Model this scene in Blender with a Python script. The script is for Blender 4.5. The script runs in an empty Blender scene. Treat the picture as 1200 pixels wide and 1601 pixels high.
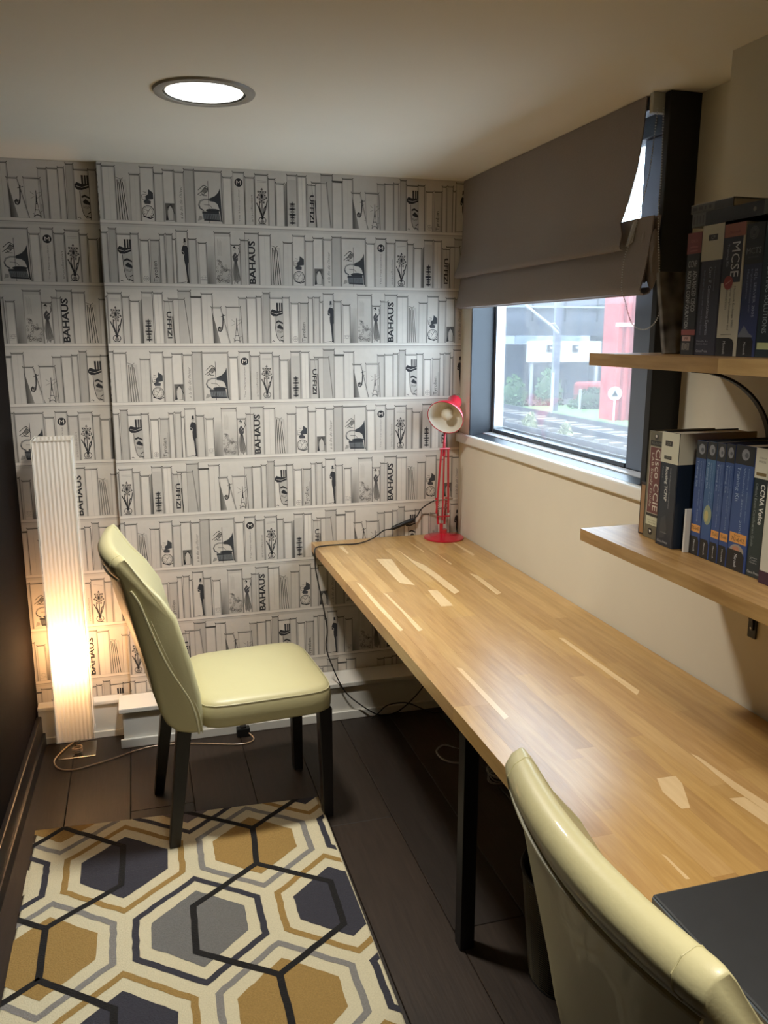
import bpy, bmesh, math, random
from mathutils import Vector, Matrix
from mathutils.geometry import tessellate_polygon
random.seed(7)
sc = bpy.context.scene
COL = sc.collection
PI = math.pi

# ------------------------------------------------------------------ camera
cam_data = bpy.data.cameras.new('camera')
cam_data.sensor_fit = 'VERTICAL'
cam_data.sensor_height = 24.0
cam_data.lens = 1297.694 / 1601.0 * 24.0
cam_data.clip_start = 0.02
cam_data.clip_end = 400
cam = bpy.data.objects.new('camera', cam_data)
COL.objects.link(cam)
YAW, PITCH, ROLL = 0.2877, -0.2103, 0.0012
fw = Vector((math.sin(YAW)*math.cos(PITCH), math.cos(YAW)*math.cos(PITCH), math.sin(PITCH)))
rt = Vector((math.cos(YAW), -math.sin(YAW), 0))
up = rt.cross(fw)
rt2 = rt*math.cos(ROLL) + up*math.sin(ROLL)
up2 = -rt*math.sin(ROLL) + up*math.cos(ROLL)
cam.matrix_world = Matrix(((rt2.x, up2.x, -fw.x, -1.3149), (rt2.y, up2.y, -fw.y, -3.3091), (rt2.z, up2.z, -fw.z, 1.5956), (0, 0, 0, 1)))
sc.camera = cam

# ------------------------------------------------------------------ world, exposure, lights
sc.view_settings.view_transform = 'Standard'
sc.view_settings.look = 'None'
sc.view_settings.gamma = 1.0
sc.view_settings.use_curve_mapping = False
sc.view_settings.exposure = 0.07
sc.cycles.use_denoising = True
sc.cycles.max_bounces = 10
sc.cycles.diffuse_bounces = 6
sc.cycles.sample_clamp_indirect = 6.0
sc.cycles.caustics_reflective = False
sc.cycles.caustics_refractive = False
world = bpy.data.worlds.new('overcast_sky')
sc.world = world
world.use_nodes = True
wn = world.node_tree.nodes
wn['Background'].inputs['Color'].default_value = (0.74, 0.86, 1.0, 1)
wn['Background'].inputs['Strength'].default_value = 11.0
DOWNLIGHTS = [(-1.105, -0.985), (-0.80, -2.95)]
DOWNLIGHT_POWER = [19.5, 14.0]
DOWNLIGHT_COLOR = (1.0, 0.94, 0.84)
DOWNLIGHT_SPREAD = math.radians(136)
LAMP_POWER = 8.0
LAMP_COLOR = (1.0, 0.56, 0.26)

# ------------------------------------------------------------------ helpers
def lin(c):
    out = []
    for v in c[:3]:
        v = v/255.0
        out.append(v/12.92 if v <= 0.04045 else ((v+0.055)/1.055)**2.4)
    return tuple(out)

_m = {}
def mat(name, rgb, rough=0.6, metal=0.0, noise=0.0, scale=20.0, stretch=(1, 1, 1), bump=0.0, bscale=None, coat=0.0, spec=None, rgb2=None, sheen=0.0, detail=4.0):
    if name in _m: return _m[name]
    m = bpy.data.materials.new(name); m.use_nodes = True
    nt = m.node_tree; b = nt.nodes['Principled BSDF']
    c = lin(rgb)
    b.inputs['Base Color'].default_value = (*c, 1)
    b.inputs['Roughness'].default_value = rough
    b.inputs['Metallic'].default_value = metal
    b.inputs['Coat Weight'].default_value = coat
    b.inputs['Sheen Weight'].default_value = sheen
    if spec is not None: b.inputs['Specular IOR Level'].default_value = spec
    tc = None
    if noise > 0 or bump > 0:
        tc = nt.nodes.new('ShaderNodeTexCoord'); mp = nt.nodes.new('ShaderNodeMapping')
        mp.inputs['Scale'].default_value = stretch
        nt.links.new(tc.outputs['Object'], mp.inputs['Vector'])
        n = nt.nodes.new('ShaderNodeTexNoise'); n.inputs['Scale'].default_value = scale; n.inputs['Detail'].default_value = detail
        nt.links.new(mp.outputs['Vector'], n.inputs['Vector'])
        if noise > 0:
            r = nt.nodes.new('ShaderNodeValToRGB')
            c2 = lin(rgb2) if rgb2 else tuple(v*(1-noise) for v in c)
            r.color_ramp.elements[0].position = 0.3; r.color_ramp.elements[1].position = 0.7
            r.color_ramp.elements[0].color = (*c2, 1); r.color_ramp.elements[1].color = (*c, 1)
            nt.links.new(n.outputs['Fac'], r.inputs['Fac']); nt.links.new(r.outputs['Color'], b.inputs['Base Color'])
        if bump > 0:
            n2 = n
            if bscale:
                n2 = nt.nodes.new('ShaderNodeTexNoise'); n2.inputs['Scale'].default_value = bscale; n2.inputs['Detail'].default_value = 3
                nt.links.new(mp.outputs['Vector'], n2.inputs['Vector'])
            bp = nt.nodes.new('ShaderNodeBump'); bp.inputs['Strength'].default_value = bump; bp.inputs['Distance'].default_value = 0.002
            nt.links.new(n2.outputs['Fac'], bp.inputs['Height']); nt.links.new(bp.outputs['Normal'], b.inputs['Normal'])
    _m[name] = m
    return m

def print_mat(name, rough=0.7, noise=0.0, scale=60, bump=0.0, coat=0.0):
    """colour comes from the mesh's colour attribute (flat print)"""
    m = bpy.data.materials.new(name); m.use_nodes = True
    nt = m.node_tree; b = nt.nodes['Principled BSDF']
    b.inputs['Roughness'].default_value = rough; b.inputs['Coat Weight'].default_value = coat
    a = nt.nodes.new('ShaderNodeAttribute'); a.attribute_name = 'Col'
    out = a.outputs['Color']
    if noise > 0 or bump > 0:
        tc = nt.nodes.new('ShaderNodeTexCoord')
        n = nt.nodes.new('ShaderNodeTexNoise'); n.inputs['Scale'].default_value = scale; n.inputs['Detail'].default_value = 5
        nt.links.new(tc.outputs['Object'], n.inputs['Vector'])
        if noise > 0:
            mr = nt.nodes.new('ShaderNodeMapRange'); mr.inputs[1].default_value = 0.3; mr.inputs[2].default_value = 0.7
            mr.inputs[3].default_value = 1-noise; mr.inputs[4].default_value = 1.0
            nt.links.new(n.outputs['Fac'], mr.inputs[0])
            vm = nt.nodes.new('ShaderNodeVectorMath'); vm.operation = 'SCALE'
            nt.links.new(a.outputs['Color'], vm.inputs[0]); nt.links.new(mr.outputs[0], vm.inputs['Scale'])
            out = vm.outputs[0]
        if bump > 0:
            bp = nt.nodes.new('ShaderNodeBump'); bp.inputs['Strength'].default_value = bump; bp.inputs['Distance'].default_value = 0.003
            nt.links.new(n.outputs['Fac'], bp.inputs['Height']); nt.links.new(bp.outputs['Normal'], b.inputs['Normal'])
    nt.links.new(out, b.inputs['Base Color'])
    return m

class MB:
    def __init__(s): s.v = []; s.f = []
    def add(s, vs, fs):
        o = len(s.v); s.v += [tuple(v) for v in vs]; s.f += [tuple(i+o for i in f) for f in fs]; return s
    def box(s, x0, x1, y0, y1, z0, z1, rz=0, c=None):
        vs = [(x, y, z) for z in (z0, z1) for y in (y0, y1) for x in (x0, x1)]
        if rz:
            cx, cy = c if c else ((x0+x1)/2, (y0+y1)/2); a, b = math.cos(rz), math.sin(rz)
            vs = [(cx+(x-cx)*a-(y-cy)*b, cy+(x-cx)*b+(y-cy)*a, z) for x, y, z in vs]
        return s.add(vs, [(0, 2, 3, 1), (4, 5, 7, 6), (0, 1, 5, 4), (2, 6, 7, 3), (0, 4, 6, 2), (1, 3, 7, 5)])
    def hexa(s, b, t):  # bottom 4, top 4 corners in order
        return s.add(list(b)+list(t), [(3, 2, 1, 0), (4, 5, 6, 7), (0, 1, 5, 4), (1, 2, 6, 5), (2, 3, 7, 6), (3, 0, 4, 7)])
    def tube(s, pts, r, n=8, caps=True):
        pts = [Vector(p) for p in pts]; rs = r if isinstance(r, (list, tuple)) else [r]*len(pts)
        rings = []; ref = None
        for i, p in enumerate(pts):
            d = (pts[min(i+1, len(pts)-1)] - pts[max(i-1, 0)]).normalized()
            if ref is None:
                ref = Vector((0, 0, 1)) if abs(d.z) < 0.9 else Vector((1, 0, 0))
            a = (ref - d*ref.dot(d))
            if a.length < 1e-4: a = d.orthogonal()
            a.normalize(); b = d.cross(a); ref = a
            rings.append([p + (a*math.cos(2*PI*k/n) + b*math.sin(2*PI*k/n))*rs[i] for k in range(n)])
        return s.rings(rings, caps)
    def rings(s, rings, caps=True, closed=True):
        n = len(rings[0]); vs = [v for r in rings for v in r]; fs = []
        for i in range(len(rings)-1):
            for k in range(n if closed else n-1):
                k2 = (k+1) % n
                fs.append((i*n+k, i*n+k2, (i+1)*n+k2, (i+1)*n+k))
        if caps:
            fs.append(tuple(range(n-1, -1, -1))); fs.append(tuple((len(rings)-1)*n+k for k in range(n)))
        return s.add(vs, fs)
    def lathe(s, prof, c=(0, 0, 0), n=32, axis=None, caps=False):
        c = Vector(c); ax = Vector(axis).normalized() if axis else Vector((0, 0, 1))
        a = ax.orthogonal().normalized(); b = ax.cross(a)
        return s.rings([[c + ax*h + (a*math.cos(2*PI*k/n)+b*math.sin(2*PI*k/n))*max(r, 1e-5) for k in range(n)] for r, h in prof], caps)
    def prism(s, pts2, z0, z1, f=lambda x, y, z: (x, y, z)):
        n = len(pts2)
        return s.rings([[Vector(f(x, y, z0)) for x, y in pts2], [Vector(f(x, y, z1)) for x, y in pts2]])
    def sphere(s, c, r, n=12, m=8, sq=(1, 1, 1)):
        return s.rings([[Vector((c[0]+sq[0]*r*math.sin(t)*math.cos(2*PI*k/n), c[1]+sq[1]*r*math.sin(t)*math.sin(2*PI*k/n), c[2]-sq[2]*r*math.cos(t))) for k in range(n)] for t in [PI*(i+0.02)/(m+0.04) for i in range(m+1)]])
    def build(s, name, m, parent=None, smooth=False, bevel=0.0, seg=2, loc=None, fix=True):
        me = bpy.data.meshes.new(name); me.from_pydata(s.v, [], s.f)
        if fix or bevel:
            bm = bmesh.new(); bm.from_mesh(me)
            bmesh.ops.recalc_face_normals(bm, faces=bm.faces)
            if bevel:
                ed = [e for e in bm.edges if e.is_manifold and e.calc_face_angle(0) > 0.5]
                bmesh.ops.bevel(bm, geom=ed, offset=bevel, segments=seg, affect='EDGES', profile=0.5, clamp_overlap=True)
            bm.to_mesh(me); bm.free()
        if smooth:
            me.polygons.foreach_set('use_smooth', [True]*len(me.polygons))
            try: me.set_sharp_from_angle(angle=math.radians(50))
            except Exception: pass
        o = bpy.data.objects.new(name, me); COL.objects.link(o)
        if m: me.materials.append(m)
        if parent: o.parent = parent
        if loc: o.location = loc
        return o

def tag(o, label=None, cat=None, group=None, kind=None):
    if label: o['label'] = label
    if cat: o['category'] = cat
    if group: o['group'] = group
    if kind: o['kind'] = kind
    return o
def thing(name, label, cat, loc=(0, 0, 0), rz=0, group=None):
    o = bpy.data.objects.new(name, None); COL.objects.link(o); o.empty_display_size = 0.05
    o.location = loc; o.rotation_euler = (0, 0, rz)
    return tag(o, label, cat, group)
def copy_tree(o, parent=None):
    c = o.copy(); COL.objects.link(c); c.parent = parent
    for ch in [x for x in bpy.data.objects if x.parent == o and x != c]: copy_tree(ch, c)
    return c
def smooth_path(pts, k=6):
    P = [Vector(p) for p in pts]; out = []
    for i in range(len(P)-1):
        p0, p1, p2, p3 = P[max(i-1, 0)], P[i], P[i+1], P[min(i+2, len(P)-1)]
        for j in range(k):
            t = j/k
            out.append(0.5*((2*p1)+(p2-p0)*t+(2*p0-5*p1+4*p2-p3)*t*t+(3*p1-p0-3*p2+p3)*t**3))
    out.append(P[-1]); return out

# ---- flat print canvas: coloured polygons in (u, v), later laid on a plane
_tx = {}
def text_polys(s, shear=0.0, res=2, bold=0.0):
    key = (s, shear, bold)
    if key in _tx: return _tx[key]
    cu = bpy.data.curves.new('t', 'FONT'); cu.body = s; cu.resolution_u = res; cu.shear = shear; cu.offset = bold
    ob = bpy.data.objects.new('t', cu); COL.objects.link(ob)
    dg = bpy.context.evaluated_depsgraph_get(); me = bpy.data.meshes.new_from_object(ob.evaluated_get(dg))
    vs = [(v.co.x, v.co.y) for v in me.vertices]; fs = [tuple(p.vertices) for p in me.polygons]
    bpy.data.objects.remove(ob); bpy.data.curves.remove(cu); bpy.data.meshes.remove(me)
    if not vs: vs = [(0, 0), (1, 1)]
    x0 = min(v[0] for v in vs); x1 = max(v[0] for v in vs); y0 = min(v[1] for v in vs); y1 = max(v[1] for v in vs)
    vs = [((x-x0)/max(x1-x0, 1e-6), (y-y0)/max(y1-y0, 1e-6)) for x, y in vs]
    _tx[key] = [[vs[i] for i in f] for f in fs]
    return _tx[key]

class Canvas:
    def __init__(s): s.p = []   # (points, colours, layer)
    def poly(s, pts, col, layer=1, cols=None):
        if len(pts) > 4 or (len(pts) == 4 and cols is None and not s._convex(pts)):
            v3 = [Vector((x, y, 0)) for x, y in pts]
            for t in tessellate_polygon([v3]): s.p.append(([pts[i] for i in t], [col]*3 if cols is None else [cols[i] for i in t], layer))
        else: s.p.append((list(pts), cols if cols else [col]*len(pts), layer))
    def _convex(s, p):
        sg = 0
        for i in range(len(p)):
            a, b, c = p[i], p[(i+1) % len(p)], p[(i+2) % len(p)]
            z = (b[0]-a[0])*(c[1]-b[1])-(b[1]-a[1])*(c[0]-b[0])
            if abs(z) < 1e-12: continue
            if sg and (z > 0) != (sg > 0): return False
            sg = z
        return True
    def rect(s, x0, x1, y0, y1, col, layer=1, grad=None):
        """grad = (bl, br, tr, tl)"""
        s.p.append(([(x0, y0), (x1, y0), (x1, y1), (x0, y1)], list(grad) if grad else [col]*4, layer))
    def line(s, pts, w, col, layer=2, close=False):
        pts = list(pts)+([pts[0]] if close else [])
        P = [Vector(pts[0])]
        for q in pts[1:]:
            if (Vector(q)-P[-1]).length > 1e-7: P.append(Vector(q))
        if len(P) < 2: return
        loop = (P[0]-P[-1]).length < 1e-6 and len(P) > 3
        L_, R_ = [], []
        for i in range(len(P)):
            d0 = (P[i]-P[i-1]) if i else (P[0]-P[-2] if loop else P[1]-P[0])
            d1 = (P[i+1]-P[i]) if i < len(P)-1 else (P[1]-P[0] if loop else P[-1]-P[-2])
            d0 = d0.normalized(); d1 = d1.normalized(); n = Vector((-(d0.y+d1.y), d0.x+d1.x))
            if n.length < .3: n = Vector((-d1.y, d1.x))
            n.normalize(); k = w/2/max(.5, n.dot(Vector((-d1.y, d1.x))))
            e = Vector((0, 0))
            if not loop and i == 0: e = -d1*w*.3
            if not loop and i == len(P)-1: e = d0*w*.3
            L_.append(P[i]+n*k+e); R_.append(P[i]-n*k+e)
        for i in range(len(P)-1): s.p.append(([tuple(R_[i]), tuple(R_[i+1]), tuple(L_[i+1]), tuple(L_[i])], [col]*4, layer))
    def disc(s, cx, cy, r, col, layer=2, ry=None, n=16):
        ry = ry or r
        pts = [(cx+r*math.cos(2*PI*k/n), cy+ry*math.sin(2*PI*k/n)) for k in range(n)]
        for k in range(1, n-1): s.p.append(([pts[0], pts[k], pts[k+1]], [col]*3, layer))
    def ring(s, cx, cy, r, w, col, layer=2, ry=None, n=18, a0=0, a1=2*PI):
        ry = ry or r
        s.line([(cx+r*math.cos(a0+(a1-a0)*k/n), cy+ry*math.sin(a0+(a1-a0)*k/n)) for k in range(n+1)], w, col, layer)
    def text(s, t, x0, x1, y0, y1, col, layer=3, rot=0, shear=0.0, bold=0.0):
        """stretched to fill the box; rot -90 reads downwards, +90 reads upwards"""
        for poly in text_polys(t, shear, 2, bold):
            if rot == 0: q = [(x0+a*(x1-x0), y0+b*(y1-y0)) for a, b in poly]
            elif rot == -90: q = [(x0+b*(x1-x0), y1-a*(y1-y0)) for a, b in poly]
            else: q = [(x1-b*(x1-x0), y0+a*(y1-y0)) for a, b in poly]
            s.p.append((q, [col]*len(q), layer))
    def shifted(s, dx, dy):
        c = Canvas(); c.p = [([(x+dx, y+dy) for x, y in p], cl, l) for p, cl, l in s.p]; return c
    def clip(s, x0, x1, y0, y1):
        out = []
        for pts, cl, l in s.p:
            P = [(x, y, c) for (x, y), c in zip(pts, cl)]
            for ax, lim, sg in ((0, x0, 1), (0, x1, -1), (1, y0, 1), (1, y1, -1)):
                if all((q[ax]-lim)*sg >= 0 for q in P): continue
                Q = []
                for i in range(len(P)):
                    a, b = P[i], P[(i+1) % len(P)]
                    da, db = (a[ax]-lim)*sg, (b[ax]-lim)*sg
                    if da >= 0: Q.append(a)
                    if (da > 0 and db < 0) or (da < 0 and db > 0):
                        t = da/(da-db)
                        Q.append((a[0]+(b[0]-a[0])*t, a[1]+(b[1]-a[1])*t, tuple(a[2][k]+(b[2][k]-a[2][k])*t for k in range(3))))
                P = Q
                if len(P) < 3: break
            if len(P) >= 3: out.append(([(q[0], q[1]) for q in P], [q[2] for q in P], l))
        s.p = out; return s
    def build(s, name, m, f, parent=None, step=0.00012, base=0.0004):
        """f(u, v, h) -> point; h is the height above the surface"""
        vs = []; fs = []; cs = []
        for pts, cl, l in s.p:
            o = len(vs); h = base+step*l+(len(fs) % 37)*1e-6
            vs += [f(x, y, h) for x, y in pts]; fs.append(tuple(range(o, o+len(pts)))); cs += cl
        me = bpy.data.meshes.new(name); me.from_pydata(vs, [], fs)
        ca = me.color_attributes.new('Col', 'FLOAT_COLOR', 'CORNER')
        flat = []
        for p in me.polygons:
            for li in p.loop_indices: flat += [*cs[me.loops[li].vertex_index], 1.0]
        ca.data.foreach_set('color', flat)
        me.materials.append(m)
        o = bpy.data.objects.new(name, me); COL.objects.link(o)
        if parent: o.parent = parent
        return o

def g(v): return lin((v, v*0.968, v*0.925))
PAPER = 212

# ------------------------------------------------------------------ materials
M_wall = mat('cream_wall_paint', (212, 206, 189), 0.75, noise=0.03, scale=6, bump=0.08, bscale=180)
M_ceil = mat('ceiling_paint', (226, 220, 206), 0.85, noise=0.02, scale=4, bump=0.06, bscale=150)
M_trim = mat('white_gloss_trim', (222, 221, 214), 0.35, noise=0.02, scale=8)
M_dark = mat('dark_brown_wall', (24, 19, 17), 0.85, spec=.08, noise=0.1, scale=10)
M_blackskirt = mat('black_skirting_paint', (28, 26, 26), 0.35, noise=0.1, scale=20)
M_anth = mat('anthracite_frame', (52, 58, 66), 0.38, noise=0.06, scale=30)
M_black = mat('black_powder_coat', (16, 16, 18), 0.45, noise=0.1, scale=30)
M_finblack = mat('near_black_lining', (14, 16, 20), 0.55, noise=0.1, scale=20)
M_alu = mat('brushed_aluminium', (190, 194, 200), 0.3, metal=0.8, noise=0.05, scale=60)
M_leather = mat('cream_leather', (190, 183, 140), 0.42, noise=0.04, scale=7, bump=0.12, bscale=160, coat=0.1)
M_leather_seam = mat('leather_piping', (196, 191, 154), 0.4, noise=0.03, scale=30)
M_leg = mat('dark_wood_leg', (22, 18, 17), 0.4, noise=0.25, scale=8, stretch=(1, 1, 0.1))
M_red = mat('red_enamel', (186, 24, 48), 0.28, noise=0.05, scale=12, coat=0.5)
M_white = mat('white_enamel', (226, 222, 210), 0.4, noise=0.03, scale=20)
M_cable = mat('black_cable', (14, 14, 15), 0.5, noise=0.1, scale=60)
M_greycable = mat('grey_cable', (150, 150, 150), 0.5, noise=0.1, scale=60)
M_steel = mat('steel', (170, 165, 158), 0.25, metal=1.0, noise=0.05, scale=40)
M_blind = mat('taupe_blind_fabric', (134, 124, 122), 0.9, noise=0.12, scale=350, bump=0.3, bscale=700, sheen=0.3, detail=2)
M_lining = mat('white_blind_lining', (236, 238, 244), 0.7, noise=0.03, scale=30)
M_lining.node_tree.nodes['Principled BSDF'].inputs['Transmission Weight'].default_value = .45
M_board = [mat('floorboard_wood_%s' % n, tuple(int(v*.88) for v in c), 0.5, noise=0.35, scale=9, stretch=(9, 0.7, 1), bump=0.25, bscale=14)
           for n, c in (('brown', (52, 41, 34)), ('deep', (46, 37, 31)), ('warm', (58, 46, 37)), ('grey', (49, 41, 36)))]
M_oak = []
for i, (c1, c2) in enumerate((((192, 156, 100), (172, 134, 80)), ((186, 148, 94), (166, 128, 76)), ((200, 164, 108), (182, 144, 90)), ((182, 144, 90), (160, 122, 70)), ((196, 158, 98), (176, 138, 80)), ((188, 150, 98), (168, 130, 80)))):
    M_oak.append(mat('oak_stave_%s' % 'abcdef'[i], c1, 0.29, spec=.8, noise=1, rgb2=c2, scale=7, stretch=(14, 1.1, 14), bump=0.12, bscale=30, detail=6))
M_sap = mat('pale_sapwood', (224, 196, 150), 0.29, spec=.8, noise=1, rgb2=(212, 182, 134), scale=8, stretch=(12, 1, 12), bump=0.1, bscale=30)
M_shelfoak = mat('shelf_oak', (176, 140, 88), 0.42, noise=1, rgb2=(146, 110, 62), scale=6, stretch=(14, 1.2, 14), bump=0.12, bscale=30, detail=6)
M_shelfpale = mat('shelf_oak_pale', (206, 172, 116), 0.42, noise=1, rgb2=(184, 148, 92), scale=6, stretch=(14, 1.2, 14), bump=0.12, bscale=30, detail=6)
M_pages = mat('book_pages', (206, 198, 176), 0.8, noise=0.15, scale=40, stretch=(1, 30, 1))
M_wallprint = print_mat('wallpaper_print', 0.8, 0.05, 40)
M_bookprint = print_mat('book_cover_print', 0.38, 0.0, coat=0.15)
M_rug = print_mat('rug_pile', 0.95, 0.22, 260, 0.9)
M_paperlamp = None

# glass: clear pane with a reflection, plus a translucent share imitating the overexposed haze outside
def glass_mat():
    m = bpy.data.materials.new('window_glass'); m.use_nodes = True; nt = m.node_tree
    for n in list(nt.nodes): nt.nodes.remove(n)
    out = nt.nodes.new('ShaderNodeOutputMaterial'); mix = nt.nodes.new('ShaderNodeMixShader')
    t = nt.nodes.new('ShaderNodeBsdfTransparent'); gl = nt.nodes.new('ShaderNodeBsdfGlossy'); gl.inputs['Roughness'].default_value = 0.02
    fr = nt.nodes.new('ShaderNodeLayerWeight'); fr.inputs['Blend'].default_value = 0.12
    t.inputs['Color'].default_value = (0.93, 0.97, 0.98, 1)
    df = nt.nodes.new('ShaderNodeBsdfTranslucent'); df.inputs['Color'].default_value = (0.9, 0.95, 1.0, 1)
    mx2 = nt.nodes.new('ShaderNodeMixShader'); mx2.inputs[0].default_value = 0.034
    nt.links.new(t.outputs[0], mx2.inputs[1]); nt.links.new(df.outputs[0], mx2.inputs[2])
    nt.links.new(fr.outputs['Facing'], mix.inputs[0]); nt.links.new(mx2.outputs[0], mix.inputs[1]); nt.links.new(gl.outputs[0], mix.inputs[2])
    nt.links.new(mix.outputs[0], out.inputs[0]); return m
M_glass = glass_mat()
def emis(name, rgb, s):
    m = bpy.data.materials.new(name); m.use_nodes = True; b = m.node_tree.nodes['Principled BSDF']
    b.inputs['Base Color'].default_value = (*rgb, 1); b.inputs['Emission Color'].default_value = (*rgb, 1); b.inputs['Emission Strength'].default_value = s
    return m

# ------------------------------------------------------------------ structure
ZC = 2.2
def struct(o, label=None):
    o['kind'] = 'structure'
    if label: o['label'] = label
    return o
# floor slab with boards
fl = struct(MB().box(-2.1, 0.3, -4.7, 0.3, -0.12, -0.021).build('floor', M_board[1]))
fl['label'] = 'dark brown plank floor'
BW = 0.2125
xs = [-1.6295 + BW*k for k in range(-2, 9)]
rnd = random.Random(3)
for i, x in enumerate(xs[:-1]):
    cuts = [0.03]
    y = rnd.uniform(-0.4, -1.7)
    if i == 6: y = -0.887
    if i == 7: y = -1.46
    if i in (1, 2): y = -1.9-0.5*i
    while y > -4.4: cuts.append(y); y -= rnd.uniform(1.2, 1.9)
    cuts.append(-4.62)
    for a, b in zip(cuts, cuts[1:]):
        x0 = max(x, -1.91); x1 = min(x+BW, 0.0)
        if x1-x0 < 0.01: continue
        o = MB().box(x0+0.0008, x1-0.0008, b+0.0008, a-0.0008, -0.021, 0.0).build('floorboard', M_board[rnd.randrange(4)], fl, bevel=0.0014, seg=1)
struct(MB().box(-2.1, 0.4, -4.7, 0.3, ZC, ZC+0.15).build('ceiling', M_ceil))['label'] = 'low beige painted ceiling'
# back wall: projecting part and recess on the left
wb = MB(); wb.box(-1.405, 0.139, 0.0, 0.25, 0, ZC); wb.box(-2.0, -1.405, 0.035, 0.25, 0, ZC)
wb = struct(wb.build('wall_back', mat('wallpaper_ground', (206, 201, 190), 0.85, noise=0.03, scale=8)))
# left wall (slightly out of square), rear wall
lw = MB(); lw.hexa([(-1.765, 0.035, 0), (-1.905, -4.65, 0), (-2.05, -4.65, 0), (-2.05, 0.035, 0)], [(-1.765, 0.035, ZC), (-1.905, -4.65, ZC), (-2.05, -4.65, ZC), (-2.05, 0.035, ZC)])
struct(lw.build('wall_left', M_dark))
struct(MB().box(-2.1, 0.4, -4.75, -4.6, 0, ZC).build('wall_rear', mat('rear_wall_paint', (168, 158, 142), 0.8, noise=0.03, scale=6)))
# right wall with the window opening
wr = MB()
wr.box(0, 0.14, -4.65, 0.0, 0, 1.15)                       # below the window
wr.box(0, 0.14, -0.106, 0.0, 1.15, ZC)                     # pier at the corner
wr.box(0.11, 0.14, -1.70, -1.33, 1.15, ZC)                 # set-back bay beside the window
wr.box(0, 0.14, -4.65, -1.63, 1.15, ZC)                    # flush wall behind the shelves
struct(wr.build('wall_right', M_wall))
struct(MB().box(-0.030, 0.0, -4.6, -1.632, 1.5565, ZC).build('trim_1', M_wall))   # boxed pillar above the shelves
# white sill board
sb = MB().box(-0.018, 0.012, -1.62, -0.001, 1.1505, 1.188).build('trim_2', M_trim, bevel=0.006, seg=3); struct(sb, 'white painted window board with a rounded nose')
struct(MB().box(0.012, 0.11, -1.62, -1.345, 1.1505, 1.181).build('trim_3', M_trim))
# boxed skirting on the back wall
def skirt(name, x0, x1, y0, y1, h, lid, lip, foot, fh, m=M_trim):
    o = MB().box(x0, x1, y0+lip, y1, 0.0, h-lid).build(name, m); struct(o)
    MB().box(x0-lip if lip > 0.01 else x0, x1, y0, y1, h-lid, h).build('lid', m, o, bevel=0.003)
    MB().box(x0-lip*0.9 if lip > 0.01 else x0, x1, y0+0.001, y0+lip-0.0005, 0.0, fh).build('foot_strip', m, o, bevel=0.002)
    return o
o = skirt('baseboard_back', -1.440, -0.0005, -0.14, -0.0005, 0.166, 0.020, 0.014, 0, 0.036); o['label'] = 'deep white boxed skirting with an overhanging lid'
o = skirt('baseboard_recess', -1.761, -1.442, -0.022, 0.0345, 0.158, 0.016, 0.010, 0, 0.028); o['label'] = 'shallow white skirting in the recess'
# black skirting of the left wall, two steps
ls = MB()
def lx(y, d): return -1.765 + (y-0.035)*0.03 + d
for d, z in ((0.030, 0.055), (0.020, 0.125)):
    ls.hexa([(lx(-0.023, d), -0.023, 0), (lx(-4.6, d), -4.6, 0), (lx(-4.6, 0), -4.6, 0), (lx(-0.023, 0), -0.023, 0)], [(lx(-0.023, d), -0.023, z), (lx(-4.6, d), -4.6, z), (lx(-4.6, 0), -4.6, z), (lx(-0.023, 0), -0.023, z)])
struct(ls.build('baseboard_left', M_blackskirt, bevel=0.004, seg=2), 'black stepped skirting along the dark wall')

# ------------------------------------------------------------------ window
win = bpy.data.objects.new('window_1', None); COL.objects.link(win); win.location = (0.1, -0.7, 1.18)
struct(win, 'anthracite aluminium window with one large clear pane')
def wpart(name, mb, m, **k):
    for i, v in enumerate(mb.v): mb.v[i] = (v[0]-0.1, v[1]+0.7, v[2]-1.18)
    return mb.build(name, m, win, **k)
wpart('reveal_lining', MB().box(0.002, 0.112, -0.115, -0.1062, 1.182, 2.199), M_anth)
wpart('bottom_lining', MB().hexa([(0.0122, -0.115, 1.1812), (0.0122, -1.318, 1.1812), (0.112, -1.318, 1.1812), (0.112, -0.115, 1.1812)], [(0.0122, -0.115, 1.187), (0.0122, -1.318, 1.187), (0.112, -1.318, 1.2), (0.112, -0.115, 1.2)]), M_anth)
wpart('jamb_fin', MB().box(0.018, 0.112, -1.345, -1.32, 1.182, 2.199), M_finblack, bevel=0.002)
wpart('frame_head', MB().box(0.085, 0.139, -1.318, -0.116, 2.13, 2.199), M_anth, bevel=0.002)
wpart('frame_stile', MB().box(0.098, 0.139, -0.135, -0.1155, 1.2005, 2.129), M_alu, bevel=0.002)
wpart('frame_stile', MB().box(0.098, 0.139, -1.318, -1.12, 1.2005, 2.129), mat('frame_grey', (96, 106, 122), 0.4), bevel=0.002)
wpart('frame_rail', MB().box(0.094, 0.139, -1.1195, -0.1355, 1.2005, 1.215), M_anth, bevel=0.002)
wpart('ledge_strip', MB().hexa([(0.060, -0.116, 1.1935), (0.060, -1.31, 1.1935), (0.093, -1.31, 1.1975), (0.093, -0.116, 1.1975)], [(0.060, -0.116, 1.1965), (0.060, -1.31, 1.1965), (0.093, -1.31, 1.2005), (0.093, -0.116, 1.2005)]), mat('ledge_sky_reflection', (214, 218, 224), 0.25))  # pale colour paints in the sky's reflection on the ledge
wpart('glazing_gasket', MB().box(0.1392, 0.143, -1.1195, -0.1355, 1.195, 1.222), M_finblack)
wpart('pane', MB().box(0.1182, 0.1222, -1.1195, -0.1355, 1.2155, 2.1295), M_glass)

# ------------------------------------------------------------------ wallpaper
P_REP = 1.661; ROWH = 0.2191; LINE0 = 1.9895
INK = lin((38, 38, 42)); MID = lin((120, 116, 112)); LT = lin((170, 165, 156))
base_c = g(206); lite_c = g(216); edge_c = g(168); deep_c = g(120)
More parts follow.
